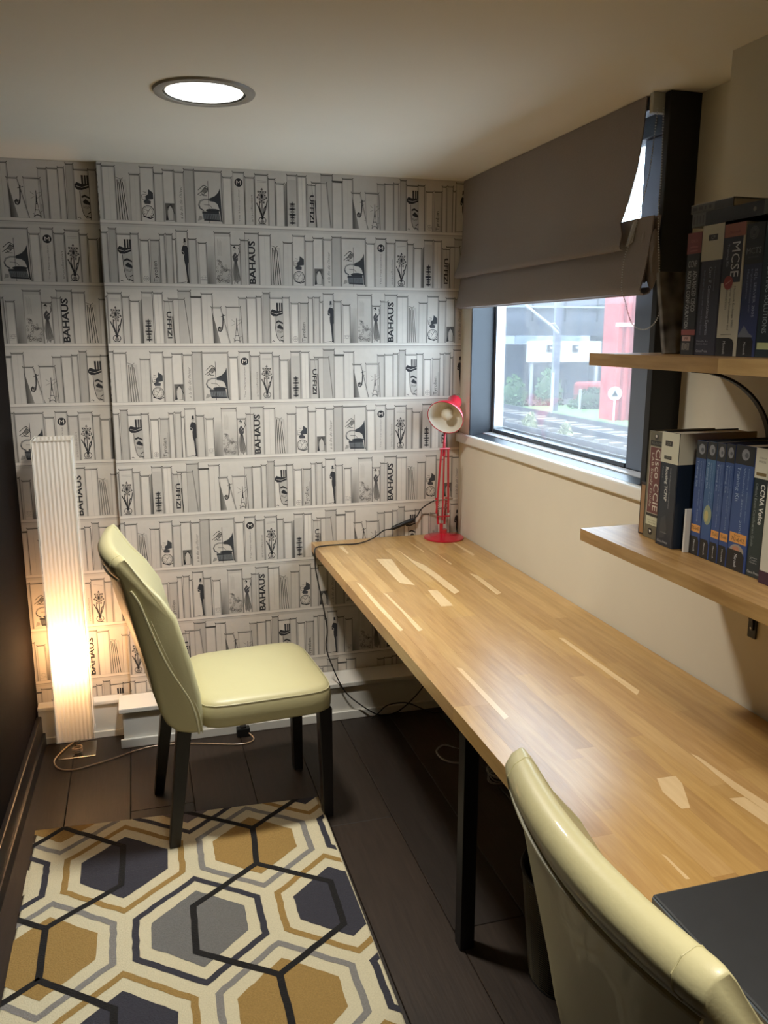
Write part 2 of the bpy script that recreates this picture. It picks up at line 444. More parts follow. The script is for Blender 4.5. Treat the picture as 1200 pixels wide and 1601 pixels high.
# (x0, x1, height above shelf, kind)
B = [(-1.397, -1.347, .178, 'tulip'), (-1.347, -1.321, .165, ''), (-1.318, -1.286, .150, ''), (-1.276, -1.237, .182, 'urn'), (-1.233, -1.200, .180, ''),
     (-1.197, -1.164, .151, 'uffizi'), (-1.165, -1.105, .160, 'leanr'), (-1.145, -1.098, .190, 'back'), (-1.098, -1.058, .167, 'gaptop'), (-1.058, -1.016, .180, ''),
     (-1.012, -0.955, .130, 'jug'), (-0.962, -0.906, .132, 'tower'), (-0.919, -0.888, .166, 'slim'), (-0.886, -0.850, .168, ''), (-0.850, -0.829, .172, ''), (-0.826, -0.799, .186, 'back'),
     (-0.798, -0.748, .168, 'face'), (-0.748, -0.720, .170, ''), (-0.716, -0.686, .148, 'seal'), (-0.682, -0.649, .150, 'tyrolien'), (-0.647, -0.628, .170, ''), (-0.626, -0.602, .172, ''), (-0.601, -0.590, .155, ''),
     (-0.587, -0.545, .186, 'man'), (-0.542, -0.513, .158, ''), (-0.507, -0.477, .145, 'script2'), (-0.476, -0.447, .0, 'gap'), (-0.447, -0.387, .184, 'flowers'), (-0.386, -0.352, .142, 'lady'), (-0.352, -0.320, .160, ''),
     (-0.334, -0.281, .186, 'bahaus'), (-0.281, -0.236, .180, ''), (-0.234, -0.190, .140, 'slits'), (-0.189, -0.153, .156, ''), (-0.152, -0.104, .182, 'clock'), (-0.103, -0.071, .164, ''), (-0.070, -0.031, .176, 'photo'), (-0.029, 0.005, .172, 'script'),
     (0.005, 0.041, .182, 'back'), (0.043, 0.142, .180, 'gramo'), (0.146, 0.179, .162, ''), (0.182, 0.225, .182, 'metro'), (0.227, 0.262, .166, 'arts')]

def T(box):
    x0, z0, w, h = box
    return lambda pts: [(x0+a*w, z0+b*h) for a, b in pts]
def art(c, k, x0, x1, h):
    w = x1-x0
    if k == 'tulip':
        t = T((x0+.004, .006, w-.008, .128)); ln = lambda p, wd=.0022, col=INK: c.line(t(p), wd, col, 6)
        ln([(.5, .18), (.5, .62)], .003); 
        for p in ([(.46, .2), (.2, .45), (.02, .58)], [(.5, .2), (.25, .5), (.3, .62)], [(.55, .2), (.8, .4), (.98, .66)], [(.56, .2), (.7, .45), (.82, .5)]): ln(p, .0035)
        for a in range(14):
            an = a*PI*2/14+.2; r = .32 if a % 2 else .22
            ln([(.5, .78), (.5+r*1.3*math.cos(an), .78+r*.6*math.sin(an))], .0018)
            c.disc(*t([(.5+r*1.3*math.cos(an), .78+r*.6*math.sin(an))])[0], .0034, MID, 5, n=6)
            ln([(.5+r*1.15*math.cos(an-.25), .78+r*.55*math.sin(an-.25)), (.5+r*1.5*math.cos(an), .78+r*.7*math.sin(an)), (.5+r*1.15*math.cos(an+.25), .78+r*.55*math.sin(an+.25))], .0014)
        c.ring(*t([(.5, .1)])[0], w*.27, .0024, INK, 6, ry=.012); c.poly(t([(.36, .2), (.64, .2), (.58, .12), (.42, .12)]), INK, 6)
        c.disc(*t([(.5, .07)])[0], w*.15, MID, 5, ry=.006, n=8); ln([(.15, .0), (.8, .0)], .002)
        for q in (.155, .160): c.line([(x0+.008, q), (x1-.008, q)], .0008, MID, 5)
    elif k == 'urn':
        c.rect(x0+.003, x1-.003, .004, h-.012, g(186), 4)
        cx = (x0+x1)/2
        for z, r in ((.014, .009), (.024, .004), (.034, .008), (.044, .011), (.054, .005), (.064, .010), (.074, .006), (.082, .008)):
            c.disc(cx, z, r, INK if r > .006 else MID, 6, ry=.0042, n=8)
            c.ring(cx-r*.9, z, .003, .0014, INK, 6, n=8); c.ring(cx+r*.9, z, .003, .0014, INK, 6, n=8)
        c.line([(cx, .008), (cx, .09)], .003, INK, 6)
    elif k == 'uffizi': c.text('UFFIZI', x0+.008, x1-.008, .018, .118, INK, 6, rot=-90, bold=.03)
    elif k == 'tyrolien':
        c.text('Tyrolien', x0+.008, x1-.007, .006, .080, INK, 6, rot=90)
        c.line([(x1-.006, .006), (x1-.006, .1)], .0009, MID, 5); c.line([(x0+.003, .004), (x1-.003, .004)], .0012, MID, 5)
    elif k == 'bahaus': c.text('BAHAUS', x0+.013, x1-.015, .004, .162, INK, 6, rot=90, bold=.03)
    elif k == 'metro':
        c.disc((x0+x1)/2, .150, .0150, INK, 6, n=20); c.text('M', (x0+x1)/2-.0085, (x0+x1)/2+.0085, .143, .157, g(220), 7)
        c.text('The Metropolitan', x0+.018, x1-.018, .010, .128, MID, 6, rot=90)
    elif k == 'arts': c.text('artscollection', x1-.016, x1-.008, .012, .108, MID, 6, rot=90)
    elif k == 'script': c.text('a la fin de l\'hiver', x0+.014, x1-.009, .012, .130, MID, 6, rot=90, shear=.4)
    elif k == 'script2':
        for q in (.012, .018, .024, .030): c.line([(x0+.003, q), (x1-.003, q+.001)], .0008, MID, 6)
        c.ring((x0+x1)/2, .024, .007, .0008, MID, 6)
    elif k == 'seal':
        c.ring((x0+x1)/2, .016, .0095, .0012, MID, 6); c.line([((x0+x1)/2, .008), ((x0+x1)/2, .024)], .001, MID, 6); c.line([((x0+x1)/2-.007, .016), ((x0+x1)/2+.007, .016)], .001, MID, 6); c.ring((x0+x1)/2, .016, .0045, .0008, MID, 6, n=8)
    elif k == 'jug':
        d = lambda a, b: (x0+.018+a-.09*b, b)
        p = [(.026, .108), (.025, .09), (.024, .070), (.021, .052), (.015, .045), (.008, .047), (.006, .056), (.011, .061), (.014, .056)]
        c.line([(x0+a+.006, b) for a, b in p], .0042, INK, 6); c.line([(x0+.024, .100), (x0+.042, .106)], .002, INK, 6); c.line([(x0+.030, .085), (x0+.038, .092)], .0015, INK, 6)
        c.disc(x0+.021, .056, .0065, MID, 5, n=10)
        c.line([(x0+.040, .034), (x0+.048, .034)], .001, MID, 6)
    elif k == 'tower':
        t = T((x0+.014, .004, w-.018, .09)); L = lambda p, wd=.0016: c.line(t(p), wd, INK, 6)
        L([(.18, 0), (.36, .3), (.46, .62), (.5, 1)]); L([(.82, 0), (.64, .3), (.54, .62), (.5, 1)]); L([(.33, .28), (.67, .28)], .002); L([(.42, .5), (.58, .5)], .002)
        L([(.25, .08), (.75, .08)]); c.ring(*t([(.5, .0)])[0], .009, .0018, INK, 6, a0=0, a1=PI); L([(.5, .5), (.5, 1)], .0026)
        for a, b in (((.0, .7), (.35, .78)), ((.3, .85), (.0, .95)), ((.55, .7), (1.0, .86)), ((.6, .9), (.9, .95)), ((.9, .5), (.9, .05)), ((.1, .15), (.3, .12)), ((.7, .2), (1, .25))): L([a, b], .001)
    elif k == 'face':
        t = T((x0, .004, w, .150)); F = lambda p, col=INK, l=6: c.poly(t(p), col, l)
        F([(.48, 1.0), (.98, 1.0), (.98, .78), (.5, .78)]); F([(.62, 1.0), (.70, 1.0), (.70, .80), (.62, .80)], g(190), 7); F([(.80, 1.0), (.86, 1.0), (.86, .80), (.80, .80)], g(180), 7)
        F([(.02, .78), (.15, .84), (.5, .80), (.98, .84), (.98, .72), (.5, .66), (.2, .66), (.02, .72)]); c.line(t([(.12, .75), (.5, .72), (.95, .77)]), .0018, g(190), 7)
        F([(.32, .66), (.98, .70), (.98, .0), (.7, .02), (.5, .12), (.42, .25), (.36, .45)], g(176), 5)
        c.line(t([(.34, .64), (.36, .40), (.42, .24), (.52, .10), (.72, .02)]), .002, INK, 6)
        F([(.42, .52), (.65, .56), (.98, .50), (.98, .46), (.65, .51), (.45, .48)])
        F([(.50, .40), (.70, .46), (.98, .38), (.98, .32), (.72, .34), (.55, .36)]); c.disc(*t([(.76, .39)])[0], .005, INK, 7, n=8)
        for q in (.30, .27): c.line(t([(.5, q), (.8, q-.03), (.95, q+.01)]), .0012, INK, 6)
        c.line(t([(.80, .12), (.98, .16)]), .003, INK, 6); c.line(t([(.72, .06), (.98, .03)]), .0035, INK, 6); c.line(t([(.12, .02), (.2, .04), (.3, .01)]), .002, INK, 6)
    elif k == 'man':
        t = T((x0, .004, w, .165)); F = lambda p, col=lin((46, 46, 50)), l=6: c.poly(t(p), col, l)
        F([(.62, .96), (.80, .97), (.80, .90), (.90, .885), (.56, .875), (.62, .90)]); c.disc(*t([(.72, .85)])[0], .0052, g(170), 6, n=10)
        F([(.58, .82), (.9, .80), (.99, .74), (.99, .45), (.90, .42), (.92, .2), (.97, .03), (.82, .03), (.72, .35), (.62, .48), (.60, .62), (.44, .63), (.40, .70), (.50, .78)])
        c.line(t([(.40, .70), (.62, .66), (.62, .60)]), .0016, g(190), 7); c.line(t([(.7, .02), (.2, .0), (.05, .0)]), .0016, INK, 6); F([(.96, .05), (.98, .0), (.74, .0), (.80, .03)])
    elif k == 'flowers':
        rr = random.Random(5); c.rect(x0+.002, x1-.002, .004, h-.010, base_c, 4, grad=(g(176), g(170), g(206), g(206)))
        for _ in range(46):
            a = rr.random(); b = rr.random()**1.4; r = .003+.004*(1-b)*rr.random()
            c.ring(x0+.006+a*(w-.012), .010+b*.09*(1-.5*a), r, .0011, MID if rr.random() < .6 else INK, 6, n=6)
        for q in range(6): c.line([(x0+.010+.003*q, .105), (x0+.010+.003*q, .165-.004*(q % 3))], .0009, LT, 6)
    elif k == 'lady':
        t = T((x0, .004, w, .138)); F = lambda p, col=INK, l=6: c.poly(t(p), col, l)
        F([(.05, .36), (.30, .62), (.60, .60), (.98, .08), (.45, .02), (.20, .10)], g(140), 5)
        for a in range(7): c.line(t([(.36+.03*a, .60), (.16+.12*a, .06+.01*a)]), .0011, INK, 6)
        F([(.10, .72), (.40, .84), (.72, .74), (.70, .62), (.42, .54), (.18, .62)], lin((70, 68, 70))); c.disc(*t([(.32, .90)])[0], .0058, g(184), 6, n=10)
        F([(.1, .94), (.35, 1.0), (.52, .95), (.45, .90), (.30, .95)]); c.line(t([(.7, .74), (.9, .84), (.80, .95)]), .0022, INK, 6); c.line(t([(.25, .0), (.3, .06)]), .002, INK, 6); c.line(t([(.6, .0), (.6, .05)]), .002, INK, 6)
        for a, b in ((.3, .7), (.5, .66), (.45, .75)): c.line(t([(a, b), (a+.2, b+.05)]), .001, g(200), 7)
    elif k == 'clock':
        cx = (x0+x1)/2; c.disc(cx, .034, .0205, g(206), 6, n=24); c.ring(cx, .034, .0205, .0024, INK, 7); c.ring(cx, .034, .0165, .0008, MID, 7)
        for a in range(12): an = a*PI/6; c.line([(cx+.0125*math.cos(an), .034+.0125*math.sin(an)), (cx+.0155*math.cos(an), .034+.0155*math.sin(an))], .0012, INK, 7)
        c.line([(cx-.008, .042), (cx, .034), (cx+.009, .046)], .0016, INK, 7); c.line([(cx-.006, .024), (cx, .034)], .0012, INK, 7)
        c.line([(cx-.018, .018), (cx+.006, .010), (cx+.020, .016)], .0035, INK, 7)
        c.poly([(cx-.010, .060), (cx+.010, .060), (cx+.012, .070), (cx-.004, .078), (cx-.014, .070)], lin((70, 70, 74)), 6)
        c.poly([(cx-.004, .074), (cx+.020, .078), (cx+.020, .100), (cx+.004, .112), (cx+.002, .094), (cx-.008, .086)], lin((60, 62, 66)), 6)
        for a in range(5): c.line([(cx-.014-.002*(a % 2), .066+.009*a), (cx-.004, .072+.007*a)], .0014, INK, 7)
        c.line([(cx-.018, .074), (cx-.020, .092)], .0016, INK, 6)
    elif k == 'photo':
        c.rect(x0+.003, x1-.002, .005, .066, MID, 6, grad=(g(120), g(150), g(86), g(96)))
        c.poly([(x0+.012, .006), (x0+.030, .008), (x0+.032, .045), (x0+.020, .058), (x0+.012, .040)], g(190), 7); c.poly([(x0+.004, .006), (x0+.014, .008), (x0+.008, .030)], INK, 7)
        c.line([(x0+.010, .050), (x0+.024, .062), (x0+.036, .030)], .0024, INK, 8)
    elif k == 'gramo':
        m_ = (x0+x1)/2; t = T((x0+.004, .006, w-.006, .132)); F = lambda p, col=lin((52, 54, 58)), l=6: c.poly(t(p), col, l)
        c.line([(m_-.002, .002), (m_-.002, .150)], .0016, INK, 8)
        F([(.50, .63), (.72, .70), (.86, .80), (.93, .92), (.95, .60), (.97, .10), (.99, .0), (.93, .02), (.90, .30), (.82, .48), (.70, .54), (.50, .56)]); 
        c.line(t([(.50, .60), (.30, .60), (.14, .55), (.08, .45), (.12, .36), (.26, .30)]), .0045, lin((70, 72, 76)), 6); c.line(t([(.50, .60), (.30, .60), (.14, .55), (.08, .45)]), .0012, g(190), 7)
        c.line(t([(.28, .46), (.5, .45), (.6, .38)]), .0016, INK, 6); c.disc(*t([(.62, .31)])[0], .026, lin((44, 46, 50)), 6, ry=.0062)
        F([(.20, .28), (.86, .28), (.92, .04), (.24, .06)], lin((104, 106, 108)), 5); F([(.20, .28), (.86, .28), (.86, .22), (.20, .22)]); F([(.28, .08), (.90, .06), (.92, .02), (.26, .03)])
        for a in range(9): c.line(t([(.28+.065*a, .20), (.30+.065*a, .08)]), .001, INK, 7)
        F([(.02, .02), (.20, .06), (.20, .14), (.08, .16)], g(150), 5)
        for p in ([(.05, .72), (.2, .80), (.34, .92), (.46, .86)], [(.08, .84), (.25, .95), (.36, .98)], [(.14, .70), (.30, .74), (.46, .84)], [(.30, .98), (.44, .92), (.47, .80)], [(.2, .78), (.26, .70), (.40, .70)]): c.line(t(p), .0022, INK, 6)
        F([(.2, .80), (.34, .92), (.44, .86), (.34, .76)], g(120), 5)

def book_strip():
    """one full repeat of one shelf row, u in -1.397 .. 0.264, v = height above the shelf line"""
    c = Canvas(); S = -1.397; E = 0.264
    sh = .0125
    c.rect(S, E, sh, ROWH, base_c, 1, grad=(g(186), g(186), g(206), g(206)))           # back panel
    c.rect(S, E, ROWH-.012, ROWH, base_c, 2, grad=(g(204), g(204), g(176), g(176)))
    c.rect(S, E, 0.0015, sh, lite_c, 9); c.rect(S, E, -.0022, .0015, deep_c, 9, grad=(g(190), g(190), g(134), g(134))); c.rect(S, E, sh-.002, sh, edge_c, 10, grad=(g(214), g(214), g(178), g(178)))
    c.line([(S, -.004), (E, -.004)], .004, g(196), 9)
    r = random.Random(11)
    for x0, x1, h, k in B:
        y0 = sh-.002; lay = 3; h = h+.0125 if h else h
        if k == 'gap':
            c.rect(x0, x1, sh, .15, MID, 2, grad=(g(96), g(150), g(196), g(196))); continue
        if k == 'slits':
            c.poly([(x0, y0), (x1, y0), (x1-.010, h), (x0+.004, h)], g(184), lay)
            for q in range(4): c.line([(x0+.007+.009*q, y0+.004), (x0+.004+.006*q, h-.008*(q % 2)-.002)], .0026, g(62), 6)
            for q in range(4): c.line([(x0+.010+.009*q, y0+.004), (x0+.0065+.006*q, h-.008)], .0024, g(208), 5)
            c.line([(x0, h+.006), (x0+.018, h), (x0+.024, h+.005)], .0025, g(130), 5); continue
        lean = {'leanr': -.016, 'jug': -.022, 'tower': -.006}.get(k, r.uniform(-.0015, .0015))
        a0, a1 = x0+lean, x1+lean
        if k in ('jug',): a0, a1 = x0+lean*.5, x1+lean*.9-.012; 
        tone = r.choice((204, 208, 214, 194, 200, 187)) if k != 'back' else 178
        c.poly([(x0, y0), (x1, y0), (a1, h), (a0, h)], g(tone), lay)
        w = x1-x0; e = min(.006, w*.3)
        c.poly([(x1-e, y0), (x1, y0), (a1, h), (a1-e, h)], None, lay+1, cols=[g(tone), g(128), g(140), g(tone)])
        c.poly([(x0, y0), (x0+e*.7, y0), (a0+e*.7, h), (a0, h)], None, lay+1, cols=[g(164), g(tone+4), g(tone+4), g(160)])
        c.line([(x1, y0), (a1, h)], .0018, g(92), lay+1)
        c.line([(x0, y0), (a0, h)], .0009, g(140), lay+1)
        # curled top edge with its drawn shade
        c.line([(a0-.001, h+.0065), (a0+.002, h+.001), (a1-.003, h+.001), (a1+.001, h+.0065)], .0026, g(84), lay+2)
        c.rect(a0+.002, a1-.002, h+.0005, h+.0065, None, lay, grad=(g(128), g(118), g(182), g(186)))
        c.line([(x0+.001, y0+.001), (x1-.001, y0+.001)], .0016, g(140), 6)
        if r.random() < .35 and not k: c.line([(x0+w*.5, y0), (a0+w*.5, h)], .0012, g(186), lay+1)
        if k in ('urn', 'gaptop', 'uffizi', 'script2'):
            c.poly([(x0-.010, y0), (x0, y0), (x0, h-.02), (x0-.008, h-.03)], None, 4, cols=[g(110), g(64), g(96), g(170)]) if k == 'urn' else None
        if k == 'gaptop': c.rect(x0, x1, h, h+.007, g(66), 6)
        if k == 'uffizi': c.line([(x1+.002, y0), (x1-.004, .11)], .004, g(70), 6)
        if k == 'jug': c.poly([(x0-.006, y0), (x0+.020, y0), (x0-.008, h*.92)], None, 6, cols=[g(60), g(150), g(80)])
        ac = Canvas(); art(ac, k, x0, x1, h-.0125); c.p += ac.shifted(0, .0115).p
    return c
STRIP = book_strip()
def wallpaper(x0, x1, z0, z1, y, off):
    full = Canvas()
    for r in range(-1, 10):
        zl = LINE0 - ROWH*r
        if zl > z1 or zl+ROWH < z0: continue
        sh = off + P_REP/3.0*(r-2)           # r = 0 is the top complete row; tabled row is r = 2
        k0 = math.floor((x0 - sh + 1.397)/P_REP); k1 = math.floor((x1 - sh + 1.397)/P_REP)
        for k in range(k0, k1+1):
            c = STRIP.shifted(sh+k*P_REP, zl).clip(x0, x1, max(z0, zl-.006), min(z1, zl+ROWH-.006))
            full.p += c.p
    return full.build('wallpaper', M_wallprint, lambda u, v, h: (u, y-h, v), wb)
wallpaper(-1.405, -0.0005, 0.1665, ZC-.001, 0.0, 0.0)
wallpaper(-1.764, -1.4055, 0.1585, ZC-.001, 0.035, 0.42)
tag(bpy.data.objects['wallpaper'], 'cream wallpaper printed with shelves of old books')
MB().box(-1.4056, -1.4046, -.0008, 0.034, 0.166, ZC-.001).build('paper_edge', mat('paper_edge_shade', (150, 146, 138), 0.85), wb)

# ------------------------------------------------------------------ ceiling downlights
def downlight(x, y, power, label):
    t = thing('ceiling_downlight', label, 'ceiling light', (x, y, ZC))
    MB().lathe([(.104, -.001), (.104, -.006), (.110, -.008), (.126, -.006), (.129, -.0005)], n=48).build('trim_ring', mat('downlight_ring', (150, 146, 136), 0.4, noise=0.03, scale=20), t, smooth=True)
    MB().lathe([(.105, -.0015), (.100, -.004), (.098, -.0015)], n=48).build('inner_ring', mat('downlight_gap', (70, 68, 62), 0.4), t, smooth=True)
    MB().lathe([(.0001, -.0025), (.097, -.0025)], n=48).build('diffuser', emis('downlight_glow', (0.98, 1.0, 0.97), 2.4), t)
    for dx, a in ((-.028, .3), (.022, -.5)):
        MB().lathe([(.0001, .002), (.008, .0), (.008, -.012), (.0001, -.013)], c=(dx, .01*a, -.003), n=12).build('tube', emis('downlight_tube', (1, 1, 1), 3.0), t)
    ld = bpy.data.lights.new('downlight', 'AREA'); ld.shape = 'DISK'; ld.size = 0.17; ld.energy = power; ld.color = DOWNLIGHT_COLOR; ld.spread = DOWNLIGHT_SPREAD
    lo = bpy.data.objects.new('light', ld); COL.objects.link(lo); lo.parent = t; lo.location = (0, 0, -.02)
    return t
downlight(*DOWNLIGHTS[0], DOWNLIGHT_POWER[0], 'round recessed ceiling light with grey ring, glowing white')
downlight(*DOWNLIGHTS[1], DOWNLIGHT_POWER[1], 'second round recessed ceiling light, above the nearer chair')

# ------------------------------------------------------------------ desk
DX0, DX1, DTOP, DTH = -0.652, -0.004, 0.75, 0.038
desk = thing('desk', 'long oak butcher-block desk along the window wall on black legs', 'desk', (-0.33, -1.6, 0))
def dpart(name, mb, m, **k):
    for i, v in enumerate(mb.v): mb.v[i] = (v[0]+0.33, v[1]+1.6, v[2])
    return mb.build(name, m, desk, **k)
rnd = random.Random(21); NS = 15; SW = (DX1-DX0)/NS
for i in range(NS):
    y = -0.003; first = True
    while y > -3.15:
        L = rnd.uniform(.25, .62); L = L*0.6 if first else L; first = False
        y2 = max(y-L, -3.16)
        if y2 < -3.0: y2 = -3.16
        dpart('stave', MB().box(DX0+i*SW+.00008, DX0+(i+1)*SW-.00008, y2+.0001, y-.0001, DTOP-DTH, DTOP), M_oak[rnd.randrange(6)])
        y = y2
STREAKS = [[(-.465, -.336), (-.41, -.352), (-.431, -.553), (-.432, -.702), (-.474, -.664), (-.472, -.569)],
 [(-.349, -.199), (-.343, -.264), (-.335, -.397), (-.315, -.468), (-.310, -.601), (-.309, -.699), (-.31, -.814), (-.336, -.831), (-.340, -.73), (-.338, -.612), (-.348, -.489), (-.346, -.3)],
 [(-.408, -.768), (-.377, -.777), (-.384, -.945), (-.424, -.944)], [(-.617, -.609), (-.608, -.64), (-.606, -1.114), (-.618, -1.12), (-.622, -.871)],
 [(-.562, -.753), (-.553, -.769), (-.550, -1.13), (-.567, -1.135), (-.560, -.95)], [(-.195, -.616), (-.178, -.655), (-.181, -.864), (-.204, -.881)],
 [(-.091, -.125), (-.080, -.163), (-.075, -.378), (-.090, -.397)], [(-.561, -.102), (-.544, -.106), (-.546, -.222), (-.556, -.228)], [(-.213, -.302), (-.210, -.483), (-.219, -.489)],
 [(-.262, -.068), (-.25, -.276), (-.257, -.289)], [(-.386, -2.046), (-.345, -2.048), (-.35, -2.076), (-.388, -2.152), (-.405, -2.151), (-.404, -2.091)],
 [(-.26, -1.979), (-.253, -1.996), (-.249, -2.101), (-.241, -2.181), (-.263, -2.206), (-.268, -2.118)], [(-.298, -2.146), (-.268, -2.15), (-.263, -2.206), (-.29, -2.237)],
 [(-.521, -2.257), (-.517, -2.263), (-.516, -2.326), (-.523, -2.325)], [(-.20, -1.30), (-.188, -1.31), (-.185, -1.68), (-.205, -1.70)], [(-.56, -1.42), (-.548, -1.43), (-.55, -1.72), (-.565, -1.73)]]
for s in STREAKS: dpart('sapwood_streak', MB().prism(s, DTOP-.0002, DTOP+.00015), M_sap)
for x, y in ((-.56, -1.52), (-.07, -1.52), (-.56, -3.05), (-.07, -3.05)):
    dpart('leg', MB().box(x-.02, x+.02, y-.02, y+.02, 0, DTOP-DTH-.004), M_black, bevel=.002)
    dpart('leg_plate', MB().box(x-.04, x+.04, y-.04, y+.04, DTOP-DTH-.004, DTOP-DTH), M_black)
dpart('wall_batten', MB().box(-.028, -.005, -3.1, -.14, DTOP-DTH-.045, DTOP-DTH), M_shelfoak)

# ------------------------------------------------------------------ chairs
def make_chair(label, loc, rz, lifted=()):
    t = thing('dining_chair', label, 'chair', loc, rz, None)
    front = [(.400, -.150), (.46, -.148), (.523, -.152), (.618, -.171), (.70, -.190), (.78, -.209), (.86, -.252), (.92, -.296), (.965, -.320), (.995, -.335), (1.012, -.346)]
    back = [(1.014, -.352), (1.004, -.368), (.982, -.379), (.958, -.376), (.938, -.363), (.918, -.358), (.86, -.347), (.78, -.333), (.70, -.317), (.62, -.301), (.54, -.288), (.48, -.274), (.44, -.256), (.412, -.228), (.400, -.19)]
    prof = [Vector((x, 0, z if z < .8 else .8+(z-.8)*.83)) for z, x in front+back]
    cen = Vector((sum(p.x for p in prof)/len(prof), 0, sum(p.z for p in prof)/len(prof)))
    def inset(p, i, d):
        a = prof[i-1]; b = prof[(i+1) % len(prof)]; tn = (b-a).normalized(); nn = Vector((-tn.z, 0, tn.x))
        if nn.dot(cen-p) < 0 and False: nn = -nn
        return p + nn*d
    # orientation of the loop: choose the sign that goes inward at the first point
    tn = (prof[2]-prof[0]).normalized(); nn = Vector((-tn.z, 0, tn.x)); sg = 1 if nn.dot(cen-prof[1]) > 0 else -1
    W = lambda z: .226 + .016*max(0, (z-.5))/.5
    rings = []
    st = [(-1, .020, 0), (-1, .011, .0025), (-1, .004, .009), (-1, 0, .020)]
    for k in range(1, 12): st.append((-1+2*k/12, 0, None))
    st += [(1, 0, .020), (1, .004, .009), (1, .011, .0025), (1, .020, 0)]
    for s_, ins, edge in st:
        ring = []
        for i, p in enumerate(prof):
            q = inset(p, i, ins*sg*(1-.75*max(0, min(1, (p.z-.78)/.12)))); w = W(q.z); y = s_*w if edge is None else s_*(w-edge)
            u = y/w; bow = (1-u*u)*.034*min(1, max(0, (q.z-.45)/.35))
            isfront = i < len(front)
            puff = .006*(1-u*u)*(1 if isfront else 0)*max(0, min(1, (q.z-.5)/.1))
            ring.append(Vector((q.x-bow+puff, y, q.z)))
        rings.append(ring)
    back_ = MB().rings(rings).build('backrest', M_leather, t, smooth=True)
    # piping on the sides and below the top roll
    side = [(.895, -.338), (.85, -.318), (.78, -.298), (.70, -.272), (.63, -.245), (.57, -.215), (.52, -.190), (.47, -.174), (.43, -.167), (.402, -.165)]
    for s_ in (-1, 1):
        MB().tube(smooth_path([(x, s_*(W(z)+.0005), z if z < .8 else .8+(z-.8)*.83) for z, x in side], 3), .0034, 6).build('piping', M_leather_seam, back_, smooth=True)
        MB().tube(smooth_path([(x+.011, s_*(W(z)-.0003), z) for z, x in side[2:]], 3), .0016, 6).build('piping', M_leather_seam, back_, smooth=True)
    MB().tube([(-.366-(1-(y/.24)**2)*.034-.0015, y, .913-.02*(1-(y/.24)**2)*.3) for y in [-.232+.464*k/14 for k in range(15)]], .0036, 6).build('piping', M_leather_seam, back_, smooth=True)
    for y in (-.226, .226):     # stitched seams across the roll
        pts = []
        for i in range(6, 16):
            p = inset(prof[i], i, -.0003*sg); u = y*.9/W(p.z); bow = (1-u*u)*.034*min(1, max(0, (p.z-.45)/.35)); pf = .006*(1-u*u) if i < len(front) else 0
            pts.append((p.x-bow+pf, y*.9, p.z))
        MB().tube(pts, .0009, 6).build('stitch_seam', mat('seam_cream', (190, 183, 138), 0.5), back_)  # seam in nearly the same cream as the leather
    # seat cushion
    def ring(hx, hy, z, cx=.058, n=56, e=7.0):
        out = []
        for k in range(n):
            a = 2*PI*k/n; ca, sa = math.cos(a), math.sin(a)
            r = (abs(ca)**e+abs(sa)**e)**(-1/e)
            x = cx+hx*r*ca; y = hy*r*sa*(1+.02*(x/.2))
            out.append(Vector((x, y, z)))
        return out
    rs = [ring(.20, .205, .401), ring(.212, .218, .402), ring(.218, .226, .410), ring(.219, .227, .44), ring(.217, .225, .468), ring(.212, .220, .481), ring(.200, .209, .490), ring(.17, .18, .496), ring(.12, .13, .501), ring(.06, .065, .503), ring(.005, .005, .504)]
    seat_ = MB().rings(rs).build('seat', M_leather, t, smooth=True)
    MB().tube(ring(.2155, .2235, .4765)+[ring(.2155, .2235, .4765)[0]], .0013, 6).build('piping', M_leather_seam, seat_, smooth=True)
    for n_, ((tx, ty), (fx, fy)) in enumerate( (((-.205, .18), (-.262, .18)), ((-.205, -.18), (-.252, -.182)), ((.245, .185), (.245, .172)), ((.245, -.185), (.258, -.168)))):
        a, b = .022, .0165; z0 = .0128 if n_ in lifted else 0
        MB().hexa([(fx-b, fy-b, z0), (fx+b, fy-b, z0), (fx+b, fy+b, z0), (fx-b, fy+b, z0)], [(tx-a, ty-a, .405), (tx+a, ty-a, .405), (tx+a, ty+a, .405), (tx-a, ty+a, .405)]).build('leg', M_leg, t, bevel=.002)
    return t
make_chair('cream leather dining chair standing by the rug, facing the desk, seen whole', (-1.045, -0.665, 0), math.radians(4.5), (1,))
make_chair('cream leather dining chair tucked under the near end of the desk, cut by the frame', (-0.43, -2.485, 0), math.radians(-0.5))

# ------------------------------------------------------------------ rug
rug = thing('hexagon_rug', 'cream rug with gold, grey and navy hexagons and black lines', 'rug', (-1.25, -1.4, 0))
RC = [(-1.7085, -.652), (-.785, -.712), (-.797, -2.10), (-1.722, -2.10)]
CR = lin((206, 198, 168)); GOLD = lin((158, 128, 72)); NAVY = lin((54, 54, 64)); GREY = lin((112, 112, 110)); SIL = lin((134, 132, 128)); BLK = lin((20, 19, 20))
slab = MB(); n = 4
def inset_quad(d): cx, cy = -1.25, -1.4; return [(x+(d if x < cx else -d), y+(d if y < cy else -d)) for x, y in RC]
slab.rings([[Vector((x+1.25, y+1.4, 0)) for x, y in inset_quad(.002)], [Vector((x+1.25, y+1.4, .004)) for x, y in inset_quad(-.001)], [Vector((x+1.25, y+1.4, .009)) for x, y in inset_quad(.0)], [Vector((x+1.25, y+1.4, .012)) for x, y in inset_quad(.004)]])
slab.build('pile', mat('rug_cream', (206, 198, 168), 0.95, noise=0.15, scale=260, bump=0.8, bscale=260), rug)
rc = Canvas(); rr = random.Random(2)
def hexpts(cx, cy, a, hgt, s): return [(cx, cy+hgt), (cx+a, cy+s), (cx+a, cy-s), (cx, cy-hgt), (cx-a, cy-s), (cx-a, cy+s)]
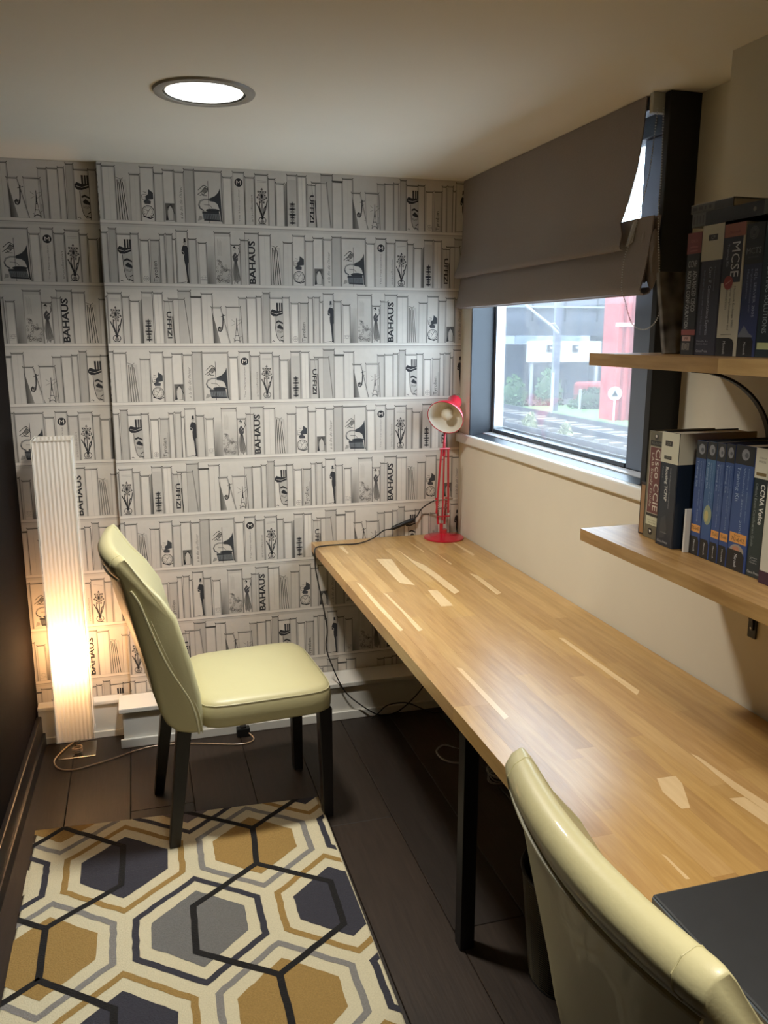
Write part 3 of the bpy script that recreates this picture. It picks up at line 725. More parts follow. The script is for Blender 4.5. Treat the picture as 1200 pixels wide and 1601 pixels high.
def jit(pts, d=.0016, step=.02, close=True):
    out = []; n = len(pts) if close else len(pts)-1
    for i in range(n):
        a = pts[i]; b = pts[(i+1) % len(pts)]; L = math.dist(a, b); m = max(1, int(L/step))
        for k in range(m): t_ = k/m; out.append((a[0]+(b[0]-a[0])*t_+rr.uniform(-d, d), a[1]+(b[1]-a[1])*t_+rr.uniform(-d, d)))
    if not close: out.append(pts[-1])
    return out
DXH, DYH = .3945, .3345
kinds = {0: (SIL, GOLD), 1: (GOLD, NAVY), 2: (NAVY, GREY)}     # (ring colour, fill)
seq = ['gold', 'grey', 'navy']
spec = {'gold': (SIL, GOLD), 'navy': (GOLD, NAVY), 'grey': (NAVY, GREY)}
for row in range(0, 6):
    cy = -.595-DYH*row
    for k in range(-1, 4):
        if row % 2 == 0: cx = -1.628+DXH*k; kind = ['gold', 'grey', 'navy'][k % 3]
        else: cx = -1.433+DXH*k; kind = ['navy', 'gold', 'grey'][k % 3]
        ringc, fill = spec[kind]
        if kind == 'grey' and not (-1.5 < cx < -1.0): fill = CR
        if kind == 'grey' and row == 0: ringc, fill = NAVY, lin((104, 98, 102))
        rc.line(jit(hexpts(cx, cy, .168, .212, .078))+[], .0185, ringc, 1, close=True)
        rc.poly(jit(hexpts(cx, cy, .127, .156, .050)), fill, 1)
BL = [[(-1.75, -.78), (-1.626, -.667), (-1.437, -.827), (-1.442, -1.022), (-1.638, -1.154), (-1.636, -1.349), (-1.452, -1.497), (-1.45, -1.69), (-1.64, -1.83), (-1.64, -2.02), (-1.45, -2.16)],
      [(-1.75, -1.07), (-1.638, -1.154)], [(-1.75, -1.43), (-1.636, -1.349)], [(-1.30, -.64), (-1.242, -.681), (-1.032, -.84), (-.825, -.68), (-.76, -.64)],
      [(-1.032, -.84), (-1.046, -1.032), (-1.245, -1.176), (-1.250, -1.36), (-1.053, -1.5), (-.853, -1.365), (-.848, -1.18), (-1.046, -1.032)], [(-1.053, -1.5), (-1.05, -1.70), (-1.25, -1.84), (-1.25, -2.03), (-1.05, -2.17)], [(-1.05, -1.70), (-.85, -1.84), (-.85, -2.03), (-1.05, -2.17)]]
for p in BL: rc.line(jit(p, .0012, .03, False), .0185, BLK, 3)
# trim to the rug's outline (slanted far edge)
rc.clip(-1.7145, -.794, -2.095, -.6)
def far_edge(x): return -.656-.060*(x+1.7085)/.9235
out = []
for pts, cl, l in rc.p:
    Q = []
    for i in range(len(pts)):
        a, b = pts[i], pts[(i+1) % len(pts)]; da, db = far_edge(a[0])-a[1], far_edge(b[0])-b[1]
        if da >= 0: Q.append(a)
        if da*db < 0: t_ = da/(da-db); Q.append((a[0]+(b[0]-a[0])*t_, a[1]+(b[1]-a[1])*t_))
    if len(Q) >= 3: out.append((Q, [cl[0]]*len(Q), l))
rc.p = out
rc.build('pile_pattern', M_rug, lambda u, v, h: (u+1.25, v+1.4, .012+h), rug, step=.0004, base=.0002)

# ------------------------------------------------------------------ paper floor lamp
fl_ = thing('floor_lamp', 'tall square pleated paper floor lamp glowing near its foot, in the corner', 'lamp', (-1.6155, -.115, 0))
def paper_mat():
    m = bpy.data.materials.new('pleated_paper'); m.use_nodes = True; nt = m.node_tree
    for nd in list(nt.nodes): nt.nodes.remove(nd)
    out = nt.nodes.new('ShaderNodeOutputMaterial'); mx = nt.nodes.new('ShaderNodeMixShader'); mx.inputs[0].default_value = .45
    d = nt.nodes.new('ShaderNodeBsdfDiffuse'); d.inputs['Color'].default_value = (.92, .90, .86, 1)
    t = nt.nodes.new('ShaderNodeBsdfTranslucent'); t.inputs['Color'].default_value = (.86, .82, .74, 1)
    nt.links.new(d.outputs[0], mx.inputs[1]); nt.links.new(t.outputs[0], mx.inputs[2]); nt.links.new(mx.outputs[0], out.inputs[0]); return m
MB().box(-.069, .069, -.056, .070, 0.0, .005).build('base', M_steel, fl_, bevel=.0015)
MB().lathe([(.012, .005), (.012, .055), (.02, .06), (.02, .075)], n=16).build('stem', M_steel, fl_, smooth=True)
# four corner rods and the shade
sh = MB(); hw = .064; NP = 9; R0, R1 = [], []
loop = []
for cx, cy, dx, dy in ((-1, -1, 1, 0), (1, -1, 0, 1), (1, 1, -1, 0), (-1, 1, 0, -1)):
    for k in range(NP*2):
        tt = k/(NP*2); px, py = cx*hw+dx*2*hw*tt, cy*hw+dy*2*hw*tt
        off = .0028 if k % 2 else 0
        loop.append((px-(-dy)*0+(dy)*off*(1)*(-1)*0+ (off*(1 if dx == 0 else 0)*(1 if cx > 0 else -1)*(-1)), py+(off*(1 if dy == 0 else 0)*(1 if cy > 0 else -1)*(-1))))
sh.rings([[Vector((x, y+.008, z)) for x, y in loop] for z in (.075, .36, .65, .94, 1.228)], caps=False)
sh.build('shade', paper_mat(), fl_)
for sx in (-1, 1):
    for sy in (-1, 1): MB().box(sx*.0665-.0012, sx*.0665+.0012, sy*.0665+.008-.0012, sy*.0665+.008+.0012, .073, 1.231).build('corner_rod', M_white, fl_)
for z in (.073, 1.228):
    f_ = MB()
    f_.box(-.066, .066, -.0595, -.0575, z, z+.002); f_.box(-.066, .066, .0735, .0755, z, z+.002); f_.box(-.068, -.066, -.0595, .0755, z, z+.002); f_.box(.066, .068, -.0595, .0755, z, z+.002)
    f_.build('shade_frame', M_white, fl_)
MB().tube([(0, .008, .075), (0, .008, .30)], .004, 8).build('inner_rod', M_steel, fl_)
MB().sphere((0, .008, .372), .030, 16, 10).build('bulb', emis('bulb_glow', (1.0, .72, .40), 30.0), fl_, smooth=True)
pl = bpy.data.lights.new('bulb_light', 'POINT'); pl.energy = LAMP_POWER; pl.color = LAMP_COLOR; pl.shadow_soft_size = .03
po = bpy.data.objects.new('light', pl); COL.objects.link(po); po.parent = fl_; po.location = (0, .008, .415)
cord = [(-1.612, -.10, .012), (-1.622, -.062, .012), (-1.640, -.054, .010), (-1.674, -.115, .009), (-1.697, -.177, .004), (-1.672, -.242, .004), (-1.618, -.263, .004), (-1.566, -.248, .004), (-1.49, -.22, .004), (-1.396, -.175, .004), (-1.315, -.158, .004), (-1.184, -.177, .004), (-1.022, -.234, .004), (-.963, -.233, .004), (-.942, -.202, .004), (-.965, -.168, .02)]
o = MB().tube(smooth_path(cord, 5), .0028, 6).build('lamp_cord', mat('clear_cord', (176, 150, 120), 0.3, noise=0.05, scale=40), fl_, smooth=True); o.location = (1.6155, .115, 0)
MB().tube(smooth_path([(.002+.018*math.cos(a*.9), -.03+.014*math.sin(a*.9), .012+.0011*a) for a in range(24)], 2), .0024, 6).build('cord_knot', mat('clear_cord', (176, 150, 120)), fl_, smooth=True)
ad = thing('plug_adapter', 'small black plug adapter on the floor behind the chair', 'plug', (-.979, -.162, 0))
MB().box(-.026, .026, -.016, .016, 0, .038).build('body', M_cable, ad, bevel=.004); MB().box(-.012, .012, -.014, .010, .038, .046).build('plug_cap', M_black, ad, bevel=.002)

# ------------------------------------------------------------------ red desk lamp
dl = thing('desk_lamp', 'red jointed desk lamp in the desk corner with its white-lined shade turned down', 'lamp', (-.098, -.092, DTOP))
def L(mb, name, m, **k):
    for i, v in enumerate(mb.v): mb.v[i] = (v[0]+.098, v[1]+.092, v[2]-DTOP)
    return mb.build(name, m, dl, **k)
L(MB().lathe([(.0001, .7503), (.083, .7503), (.085, .753), (.084, .757), (.060, .762), (.03, .768), (.014, .774), (.013, .79), (.0001, .79)], c=(-.098, -.092, 0), n=40), 'base', M_red, smooth=True)
L(MB().tube([(-.110, -.092, .77), (-.110, -.092, .815)], .008, 12), 'pivot', M_red)
for dx in (-.014, .014):
    L(MB().tube([(-.110+dx, -.092, .812), (-.108+dx*1.6, -.08, .925)], .0048, 8), 'lower_arm', M_red)
    L(MB().tube([(-.110+dx*1.9, -.102, .862), (-.112+dx*1.05, -.125, 1.137)], .0046, 8), 'upper_arm', M_red)
    sp = [(-.110+dx*1.25+.0042*math.cos(a*1.2), -.10+.0042*math.sin(a*1.2), .845+.0016*a) for a in range(48)]
    L(MB().tube(sp, .0011, 5), 'spring', M_steel, smooth=True)
L(MB().tube([(-.108, -.10, .83), (-.112, -.12, 1.13)], .0036, 8), 'centre_rod', M_red)
L(MB().tube([(-.148, -.106, .918), (-.066, -.106, .922)], .003, 8), 'joint_bar', M_steel)
L(MB().tube([(-.136, -.104, .848), (-.078, -.104, .848)], .003, 8), 'joint_bar', M_red)
L(MB().tube([(-.134, -.125, 1.137), (-.090, -.125, 1.137)], .0042, 8), 'joint_bar', M_red)
L(MB().tube([(-.113, -.118, 1.105), (-.108, -.108, 1.16), (-.100, -.096, 1.215)], [.007, .0055, .005], 10), 'neck', M_red, smooth=True)
op = Vector((-.122, -.150, 1.268)); ax = Vector((-.078, -.088, -.062)).normalized()      # axis from the shade's back to its mouth
H = [(.0755, .0), (.074, -.010), (.066, -.030), (.050, -.050), (.034, -.064), (.0305, -.072), (.0305, -.122), (.026, -.131), (.0001, -.133)]
L(MB().lathe(H, c=op, n=36, axis=ax), 'shade', M_red, smooth=True)
L(MB().lathe([(.0755, .0), (.0725, -.002), (.0705, -.012), (.062, -.031), (.046, -.050), (.030, -.062), (.0001, -.063)], c=op, n=36, axis=ax), 'shade_lining', M_white, smooth=True)
L(MB().lathe([(.0762, .001), (.0762, -.004), (.0735, -.004), (.0735, .001), (.0762, .001)], c=op, n=36, axis=ax), 'shade_rim', M_red)
bc = op-ax*.045
L(MB().lathe([(.0001, .045), (.010, .044), (.021, .035), (.025, .022), (.021, .006), (.014, -.010), (.0001, -.012)], c=bc, n=20, axis=ax), 'bulb', mat('frosted_bulb', (214, 206, 186), 0.2), smooth=True)
cab = [(-.135, -.085, .915), (-.15, -.06, .90), (-.175, -.022, .868), (-.208, -.020, .825), (-.300, -.022, .790), (-.345, -.03, .786), (-.40, -.055, .762), (-.474, -.096, .7545), (-.553, -.090, .7535), (-.615, -.092, .7535), (-.6585, -.12, .7535), (-.664, -.132, .72), (-.662, -.137, .66), (-.636, -.148, .511), (-.622, -.15, .414), (-.627, -.15, .336), (-.60, -.15, .245), (-.553, -.152, .139), (-.488, -.154, .07), (-.409, -.156, .012), (-.352, -.156, .006), (-.308, -.156, .02), (-.255, -.155, .06), (-.208, -.155, .111), (-.15, -.152, .20), (-.10, -.148, .30)]
L(MB().tube(smooth_path(cab, 6), .0027, 7), 'power_cord', M_cable, smooth=True)
a_, b_ = Vector((-.300, -.022, .792)), Vector((-.215, -.022, .822)); d_ = (b_-a_)
L(MB().tube([a_-d_*.12, a_, a_+d_*.25, b_-d_*.25, b_, b_+d_*.12], [.004, .009, .0095, .0095, .009, .004], 10), 'cord_switch', M_cable, smooth=True)
# other leads under the desk
o = thing('black_lead', 'black lead looping over the skirting below the desk', 'cable', (-.30, -.17, 0))
MB().tube(smooth_path([(-.14, .0, .006), (-.115, -.012, .03), (-.077, -.012, .06), (-.015, -.012, .066), (.035, -.012, .052), (.118, -.012, .006), (.17, -.03, .004)], 6), .0027, 7).build('lead', M_cable, o, smooth=True)
for i, (x, y, z0, lab) in enumerate(((-.24, -.545, 0, 'single thin grey cable loop on the dark floor under the desk'),)):
    o = MB().tube(smooth_path([(-.155, -.50, .10), (-.165, -.52, .004), (-.223, -.474, .004), (-.27, -.507, .004), (-.274, -.563, .004), (-.254, -.602, .004), (-.218, -.623, .004), (-.16, -.62, .004), (-.12, -.55, .004)], 6), .0036, 7).build('grey_cable', M_greycable, smooth=True); tag(o, lab, 'cable')
pts = []
for k in range(60):
    a = k*.52; pts.append((-.125+.045*math.cos(a)*(1+.15*math.sin(k)), -.775+.05*math.sin(a), .006+.0006*k+.004*math.sin(k*.9)))
tag(MB().tube(smooth_path(pts, 2), .0026, 6).build('cable_coil', M_greycable, smooth=True), 'coiled grey cable heap on the floor behind the black desk leg', 'cable')

# ------------------------------------------------------------------ mesh waste bin
bn = thing('waste_bin', 'black perforated metal waste bin under the desk behind the nearer chair', 'bin', (-.335, -1.69, 0))
def binr(z): return .108+.027*z/.30
m_ = MB()
for j in range(46):
    z0 = .006+.0064*j; r = binr(z0)
    m_.tube([(r*math.cos(a), r*math.sin(a), z0+.0032*(k % 2)) for k, a in enumerate([2*PI*q/48 for q in range(49)])], .0011, 3, caps=False)
o = m_.build('wire_mesh', mat('bin_wire', (104, 97, 80), 0.4, metal=0.2), bn, fix=False); o['kind'] = 'stuff'
MB().lathe([(binr(.0)-.004, .0), (binr(.30)-.004, .298)], n=40).build('inner_wall', mat('bin_inner', (20, 19, 17), 0.6), bn, smooth=True)
MB().tube([(binr(.30)*math.cos(2*PI*k/48), binr(.30)*math.sin(2*PI*k/48), .302) for k in range(49)], .004, 8, caps=False).build('rim', M_black, bn, smooth=True)
MB().lathe([(.0001, .0), (.110, .0), (.111, .006), (.0001, .006)], n=40).build('bottom', M_black, bn)

# ------------------------------------------------------------------ black case on the desk
pc = thing('flat_case', 'large flat black case lying on the near end of the desk', 'case', (-.328, -2.66, DTOP))
MB().box(-.285, .285, -.29, .29, .001, .012).build('lower_shell', M_black, pc, bevel=.004)
MB().box(-.288, .288, -.29, .292, .0125, .024).build('lid', mat('case_lid', (42, 44, 46), 0.55, noise=0.1, scale=30, bump=0.1, bscale=300), pc, bevel=.004)
MB().box(-.292, -.2885, -.286, .286, .010, .0235).build('edge_band', mat('case_edge', (72, 80, 86), 0.4), pc, bevel=.001)

# ------------------------------------------------------------------ shelves
def shelf(zt, zb, label, pale):
    t = thing('wall_shelf', label, 'shelf', (-.165, -2.3, zb))
    xa, xb = -.330, -.001; ya, yb = -3.3, -1.612
    n = 8; w = (xb-xa)/n; r = random.Random(int(zt*1000))
    for i in range(n):
        y = yb
        while y > ya:
            y2 = max(ya, y-r.uniform(.3, .7))
            if y2-ya < .15: y2 = ya
            m = M_shelfoak if r.random() < .6 else M_shelfpale
            if i == 0 and pale: m = M_shelfoak
            if i in (1, 2) and pale: m = M_shelfpale if y < yb-.05 else M_shelfoak
            MB().box(xa+i*w+.0001+.165, xa+(i+1)*w-.0001+.165, y2+2.3+.0001, y+2.3-.0001, 0, zt-zb).build('stave', m, t)
            y = y2
    for yy in (-1.83, -3.0):
        ztop = -.0005
        MB().box(-.230+.165, -.003+.165, yy+2.3-.013, yy+2.3+.013, ztop-.004, ztop).build('bracket_arm', M_black, t)
        strap_ = MB().box(-.006+.165, -.0015+.165, yy+2.3-.013, yy+2.3+.013, ztop-.20, ztop-.004).build('bracket_strap', M_black, t, bevel=.001)
        a = []
        for k in range(15):
            th = PI/2*k/14; a.append((-.215+.209*math.sin(th)+.165, yy+2.3, ztop-.005-.175*(1-math.cos(th))))
        mb = MB()
        ring = []
        for k, p in enumerate(a):
            th = PI/2*k/14; hw_ = .0065; nx, nz = math.cos(PI/2-th)*0+math.sin(th), math.cos(th)
            ring.append([Vector((p[0]-.0035*nx, p[1]-hw_, p[2]-.0035*nz)), Vector((p[0]-.0035*nx, p[1]+hw_, p[2]-.0035*nz)), Vector((p[0]+.0035*nx*.5, p[1]+hw_, p[2]+.0035*nz*.5)), Vector((p[0]+.0035*nx*.5, p[1]-hw_, p[2]+.0035*nz*.5))])
        mb.rings(ring); mb.build('bracket_curve', M_black, t)
        MB().lathe([(.0001, .0), (.006, .0), (.006, .003), (.0001, .004)], c=(-.0062+.165, yy+2.3, ztop-.175), n=10, axis=(-1, 0, 0)).build('screw', M_steel, strap_)
    return t
shelf(1.556, 1.529, 'upper oak wall shelf beside the window on a curved black bracket', False)
shelf(1.150, 1.122, 'lower oak wall shelf above the desk on a black bracket', True)

# ------------------------------------------------------------------ books
def book(label, y0, y1, h, depth, cover, draw=None, z=1.1503, x=-.226, group=None, tilt=0.0, pages=M_pages, hard=.0025, covermat=None, side=None, lying=None, round_=.0):
    """spine faces the room; y0 > y1; (u, v) on the spine: u from the left edge as seen, v upwards"""
    w = abs(y0-y1); t = thing('book', label, 'book', (x, (y0+y1)/2, z), 0, group)
    if tilt: t.rotation_euler = (tilt, 0, 0)
    cm = covermat or mat('cover_%d_%d_%d' % cover, cover, 0.38, noise=0.04, scale=30, coat=0.15)
    c = hard; w_ = w-.0006
    mb = MB(); rr = round_
    # boards and spine as one folded cover
    mb.box(0.0, depth, w_/2-c, w_/2, 0, h); mb.box(0.0, depth, -w_/2, -w_/2+c, 0, h)
    mb.box(-.0001, c, -w_/2+c, w_/2-c, 0, h)
    cov = mb.build('cover', cm, t, bevel=min(.0008, c*.3), seg=1)
    MB().box(c+.0002, depth-.003, -w_/2+c+.0002, w_/2-c-.0002, .003, h-.003).build('pages', pages, t)
    if draw:
        cv = Canvas(); draw(cv, w_, h); cv.clip(.0004, w_-.0004, .0003, h-.0003)
        cv.build('spine_print', M_bookprint, lambda u, v, k: (-k-.0003, w_/2-u, v), cov, step=.00006, base=.0002)
    if side:
        cv = Canvas(); side(cv, depth, h); cv.clip(.0005, depth-.0005, .0005, h-.0005)
        cv.build('cover_print', M_bookprint, lambda u, v, k: (u, -w_/2-k, v), cov, step=.00006, base=.0002)
    return t
W_ = lin((222, 220, 210)); CRM = lin((206, 200, 176)); NV = lin((26, 30, 48)); SG = lin((150, 152, 156))
def d_ccnp(c, w, h):
    c.rect(0, w, h*.83, h, lin((126, 52, 46)), 1); c.text('CCNP', w*.18, w*.80, h*.72, h*.775, lin((190, 190, 190)), 3)
    for q in (.94, .90, .87): c.text('OCI', w*.25, w*.7, h*(q-.02), h*q, lin((176, 110, 100)), 3) if q == .94 else c.line([(w*.25, h*q-.004), (w*.75, h*q-.004)], .003, lin((164, 92, 84)), 3)
    c.text('ADVANCED CISCO', w*.55, w*.84, h*.36, h*.69, lin((196, 196, 192)), 3, rot=-90); c.text('ROUTER CONFIGURATION', w*.18, w*.44, h*.22, h*.69, lin((196, 196, 192)), 3, rot=-90)
    c.rect(0, w, h*.165, h*.21, lin((150, 70, 62)), 1); c.rect(w*.12, w*.72, h*.115, h*.155, lin((190, 150, 138)), 2); c.text('EB', w*.3, w*.55, h*.122, h*.148, lin((90, 40, 36)), 3)
    c.rect(w*.12, w*.66, h*.04, h*.10, lin((120, 114, 106)), 2); c.ring(w*.4, h*.07, w*.14, .0012, lin((40, 40, 40)), 3)
def d_cip(c, w, h):
    c.rect(0, w, h*.73, h, lin((196, 192, 172)), 1); c.rect(w*.30, w*.72, h*.88, h*.925, lin((30, 30, 30)), 2); c.text('CP', w*.42, w*.6, h*.89, h*.915, lin((150, 150, 140)), 3)
    c.text('Cisco IP Communications Express', w*.40, w*.58, h*.16, h*.68, lin((170, 174, 190)), 3, rot=-90); c.text('CallManager Express with Cisco Unity Express', w*.18, w*.28, h*.16, h*.66, lin((120, 124, 146)), 3, rot=-90)
    c.text('IP Communications', w*.68, w*.74, h*.50, h*.68, lin((130, 134, 150)), 3, rot=-90)
    c.text('Danelle Au', w*.1, w*.62, h*.105, h*.118, lin((150, 150, 160)), 3); c.text('Baldwin Choi', w*.1, w*.62, h*.085, h*.098, lin((150, 150, 160)), 3); c.text('Cisco Press', w*.1, w*.62, h*.025, h*.045, lin((190, 190, 196)), 3)
def d_mcse(c, w, h):
    c.rect(0, w, 0, h, lin((196, 192, 172)), 1); c.rect(0, w, h*.90, h, lin((160, 96, 80)), 2); c.text('Microsoft', w*.25, w*.75, h*.925, h*.945, lin((90, 40, 36)), 3)
    c.rect(0, w*.9, h*.56, h*.90, NV, 2); c.text('MCSE', w*.42, w*.80, h*.60, h*.86, lin((200, 202, 206)), 3, rot=-90); c.text('Training Kit', w*.16, w*.30, h*.68, h*.85, lin((150, 154, 166)), 3, rot=-90)
    c.disc(w*.36, h*.56, w*.22, lin((150, 58, 54)), 4, n=20); c.line([(w*.24, h*.55), (w*.48, h*.575)], .0018, lin((200, 140, 130)), 5)
    c.text('Microsoft Exchange 2000', w*.62, w*.74, h*.22, h*.53, lin((40, 40, 46)), 3, rot=-90); c.text('Server Implementation and', w*.44, w*.56, h*.20, h*.53, lin((40, 40, 46)), 3, rot=-90); c.text('Administration', w*.28, w*.40, h*.36, h*.53, lin((40, 40, 46)), 3, rot=-90)
    c.line([(w*.2, h*.165), (w*.7, h*.168)], .0014, lin((120, 116, 100)), 3)
    c.poly([(0, 0), (w*.86, 0), (w*.86, h*.10), (w*.78, h*.13), (w*.6, h*.14), (0, h*.14)], lin((18, 18, 20)), 3); c.text('Microsoft', w*.34, w*.46, h*.015, h*.115, lin((190, 190, 190)), 5, rot=-90)
def d_mcts(c, w, h):
    c.rect(0, w, h*.70, h, lin((24, 28, 32)), 1); c.rect(0, w, 0, h*.70, None, 1, grad=(lin((44, 62, 120)), lin((44, 62, 120)), lin((34, 42, 66)), lin((34, 42, 66))))
    for q in (.10, .16, .22): c.ring(w*.42, h*.93, w*q, .0012, lin((96, 98, 96)), 3)
    c.text('MCTS', w*.1, w*.88, h*.775, h*.82, lin((120, 124, 124)), 3); c.text('SELF PACED', w*.2, w*.75, h*.745, h*.755, lin((100, 104, 110)), 3)
    c.text('SQL SERVER 2005', w*.62, w*.78, h*.30, h*.66, lin((150, 160, 190)), 3, rot=-90); c.text('Implementation and', w*.42, w*.54, h*.34, h*.66, lin((120, 130, 160)), 3, rot=-90); c.text('Maintenance', w*.24, w*.34, h*.44, h*.66, lin((120, 130, 160)), 3, rot=-90)
    c.poly([(0, h*.16), (w*.3, h*.24), (w*.6, h*.18), (w*.8, h*.16), (w*.8, h*.15), (0, h*.15)], lin((110, 116, 130)), 3)
    c.poly([(0, 0), (w*.86, 0), (w*.86, h*.12), (w*.74, h*.15), (0, h*.15)], lin((18, 18, 20)), 4); c.text('Microsoft', w*.36, w*.48, h*.015, h*.115, lin((190, 190, 190)), 5, rot=-90)
def d_arch(c, w, h):
    c.rect(0, w, 0, h, lin((22, 44, 54)), 1); c.text('ARCHITECTING SOLUTIONS', w*.22, w*.42, h*.18, h*.86, lin((150, 170, 176)), 3, rot=-90); c.text('CITRIX', w*.55, w*.80, h*.26, h*.5, lin((150, 170, 176)), 3, rot=-90)
    c.rect(w*.06, w*.6, h*.06, h*.11, lin((190, 200, 150)), 3)
UZ = 1.5563
gear = mat('cover_printed_grey', (168, 163, 152), 0.6, noise=1, rgb2=(60, 54, 50), scale=26, detail=1)
book('thin grey book leaning at the left end of the upper shelf', -1.733, -1.747, .176, .16, (150, 146, 136), None, UZ, tilt=math.radians(-13.5), covermat=gear, pages=M_pages)
book('black and red router configuration book, first upright on the upper shelf', -1.796, -1.842, .240, .175, (18, 18, 22), d_ccnp, UZ)
book('navy book with a blank cream top and small black label, upper shelf', -1.8425, -1.908, .249, .175, (38, 38, 56), d_cip, UZ)
book('thick cream and navy exchange server training book with red dot, upper shelf', -1.9085, -1.968, .244, .18, (196, 192, 172), d_mcse, UZ)
book('black and blue database server book, right of the cream one on the upper shelf', -1.9685, -2.018, .238, .18, (26, 30, 44), d_mcts, UZ)
book('dark teal book at the right edge of the photo, upper shelf', -2.0185, -2.075, .238, .18, (22, 44, 54), d_arch, UZ)
# two books lying on top
def flat(label, y0, y1, z, h, d, cover, draw):
    t = thing('book', label, 'book', (-.226, (y0+y1)/2, z)); L_ = y0-y1; cm = mat('cover_%d_%d_%d' % cover, cover, 0.38, noise=0.04, scale=30, coat=0.15)
    mb = MB(); mb.box(0, d, -L_/2, L_/2, 0, .0016); mb.box(0, d, -L_/2, L_/2, h-.0016, h); mb.box(-.0003, .0018, -L_/2, L_/2, .0016, h-.0016); cov = mb.build('cover', cm, t)
    MB().box(.002, d-.003, -L_/2+.002, L_/2-.002, .0017, h-.0017).build('pages', M_pages, t)
    cv = Canvas(); draw(cv, L_, h); cv.clip(.0005, L_-.0005, .0003, h-.0003)
    cv.build('spine_print', M_bookprint, lambda u, v, k: (-k-.0004, L_/2-u, v), cov, step=.00006, base=.0002); return t
def d_h2(c, w, h):
    c.rect(0, w*.16, 0, h, lin((88, 86, 84)), 1)
    for k in range(4): c.rect(w*(.02+.035*k), w*(.035+.035*k), h*.2, h*.8, lin((60, 58, 56)), 2)
    c.rect(w*.77, w*.95, 0, h, lin((90, 92, 84)), 1); c.disc(w*.68, h*.5, h*.16, lin((120, 120, 110)), 2)
def d_h1(c, w, h):
    c.rect(0, w*.58, h*.08, h*.92, lin((84, 82, 78)), 1); c.rect(w*.58, w, h*.08, h*.92, lin((52, 50, 50)), 1)
    for a, b in ((.05, .16), (.20, .30), (.34, .38), (.44, .50)): c.rect(w*a, w*b, h*.3, h*.7, lin((50, 48, 48)), 2)
    c.line([(0, h*.97), (w, h*.97)], h*.09, lin((214, 214, 208)), 2)
flat('dark book lying flat on top of the upright books, lower of the two', -1.806, -2.07, UZ+.2496, .026, .17, (26, 27, 30), d_h2)
flat('thin grey book with pale page edges lying uppermost on the upper shelf', -1.800, -1.925, UZ+.2757, .017, .15, (74, 72, 70), d_h1)
# lower shelf
LZ = 1.1503
def d_brown(c, w, h): c.rect(w*.18, w*.75, .004, h-.006, lin((150, 112, 74)), 1)
def d_ccie(c, w, h):
    c.line([(w*.10, h*.02), (w*.10, h*.98)], .0012, lin((150, 146, 124)), 2)
    c.rect(w*.14, w*.80, h*.24, h*.86, lin((196, 184, 160)), 2); c.rect(w*.16, w*.78, h*.245, h*.855, lin((104, 56, 52)), 3)
    c.rect(w*.14, w*.82, h*.87, h*.915, lin((30, 30, 28)), 2); c.text('ALL-IN-ONE', w*.2, w*.76, h*.88, h*.905, lin((120, 120, 110)), 4)
    c.text('Cisco CCIE', w*.46, w*.74, h*.27, h*.84, lin((214, 206, 190)), 5, rot=-90); c.text('LAB Study Guide', w*.22, w*.38, h*.30, h*.80, lin((200, 190, 172)), 5, rot=-90)
    c.rect(w*.14, w*.82, h*.215, h*.238, lin((36, 32, 30)), 3); c.rect(w*.14, w*.82, h*.13, h*.212, lin((196, 192, 160)), 2); c.text('Second Edition', w*.22, w*.74, h*.17, h*.18, lin((110, 108, 90)), 3); c.text('CCIE', w*.3, w*.7, h*.145, h*.158, lin((110, 108, 90)), 3)
    c.disc(w*.42, h*.07, w*.12, lin((30, 28, 26)), 2); c.poly([(w*.36, h*.085), (w*.50, h*.075), (w*.40, h*.055)], lin((220, 216, 204)), 3); c.disc(w*.45, h*.95, w*.11, lin((60, 58, 50)), 2); c.disc(w*.43, h*.957, w*.05, lin((200, 196, 186)), 3)
def d_tcp(c, w, h):
    c.rect(0, w, h*.735, h, lin((206, 202, 178)), 1); c.rect(w*.22, w*.62, h*.88, h*.925, lin((40, 38, 34)), 2); c.text('CCIE', w*.3, w*.54, h*.892, h*.915, lin((150, 148, 130)), 3); c.rect(w*.2, w*.62, h*.765, h*.795, lin((40, 38, 34)), 2)
    c.text('CISCO', w*.28, w*.55, h*.772, h*.788, lin((150, 148, 130)), 3)
    c.text('Routing TCP/IP', w*.30, w*.50, h*.40, h*.70, lin((214, 214, 206)), 3, rot=-90, bold=.015); c.text('CCIE Professional Development', w*.58, w*.66, h*.34, h*.70, lin((150, 156, 160)), 3, rot=-90); c.text('Volume II', w*.16, w*.22, h*.60, h*.70, lin((150, 156, 160)), 3, rot=-90)
    c.poly([(w*.2, h*.06), (w*.5, h*.08), (w*.62, h*.16), (w*.5, h*.28), (w*.25, h*.24)], lin((46, 52, 60)), 2)
    c.text('Jeff Doyle', w*.28, w*.62, h*.115, h*.125, lin((160, 164, 166)), 3); c.text('Cisco Press', w*.12, w*.7, h*.03, h*.05, lin((196, 198, 196)), 3)
def s_tcp(c, w, h): c.rect(0, w, h*.735, h, lin((196, 192, 172)), 1)
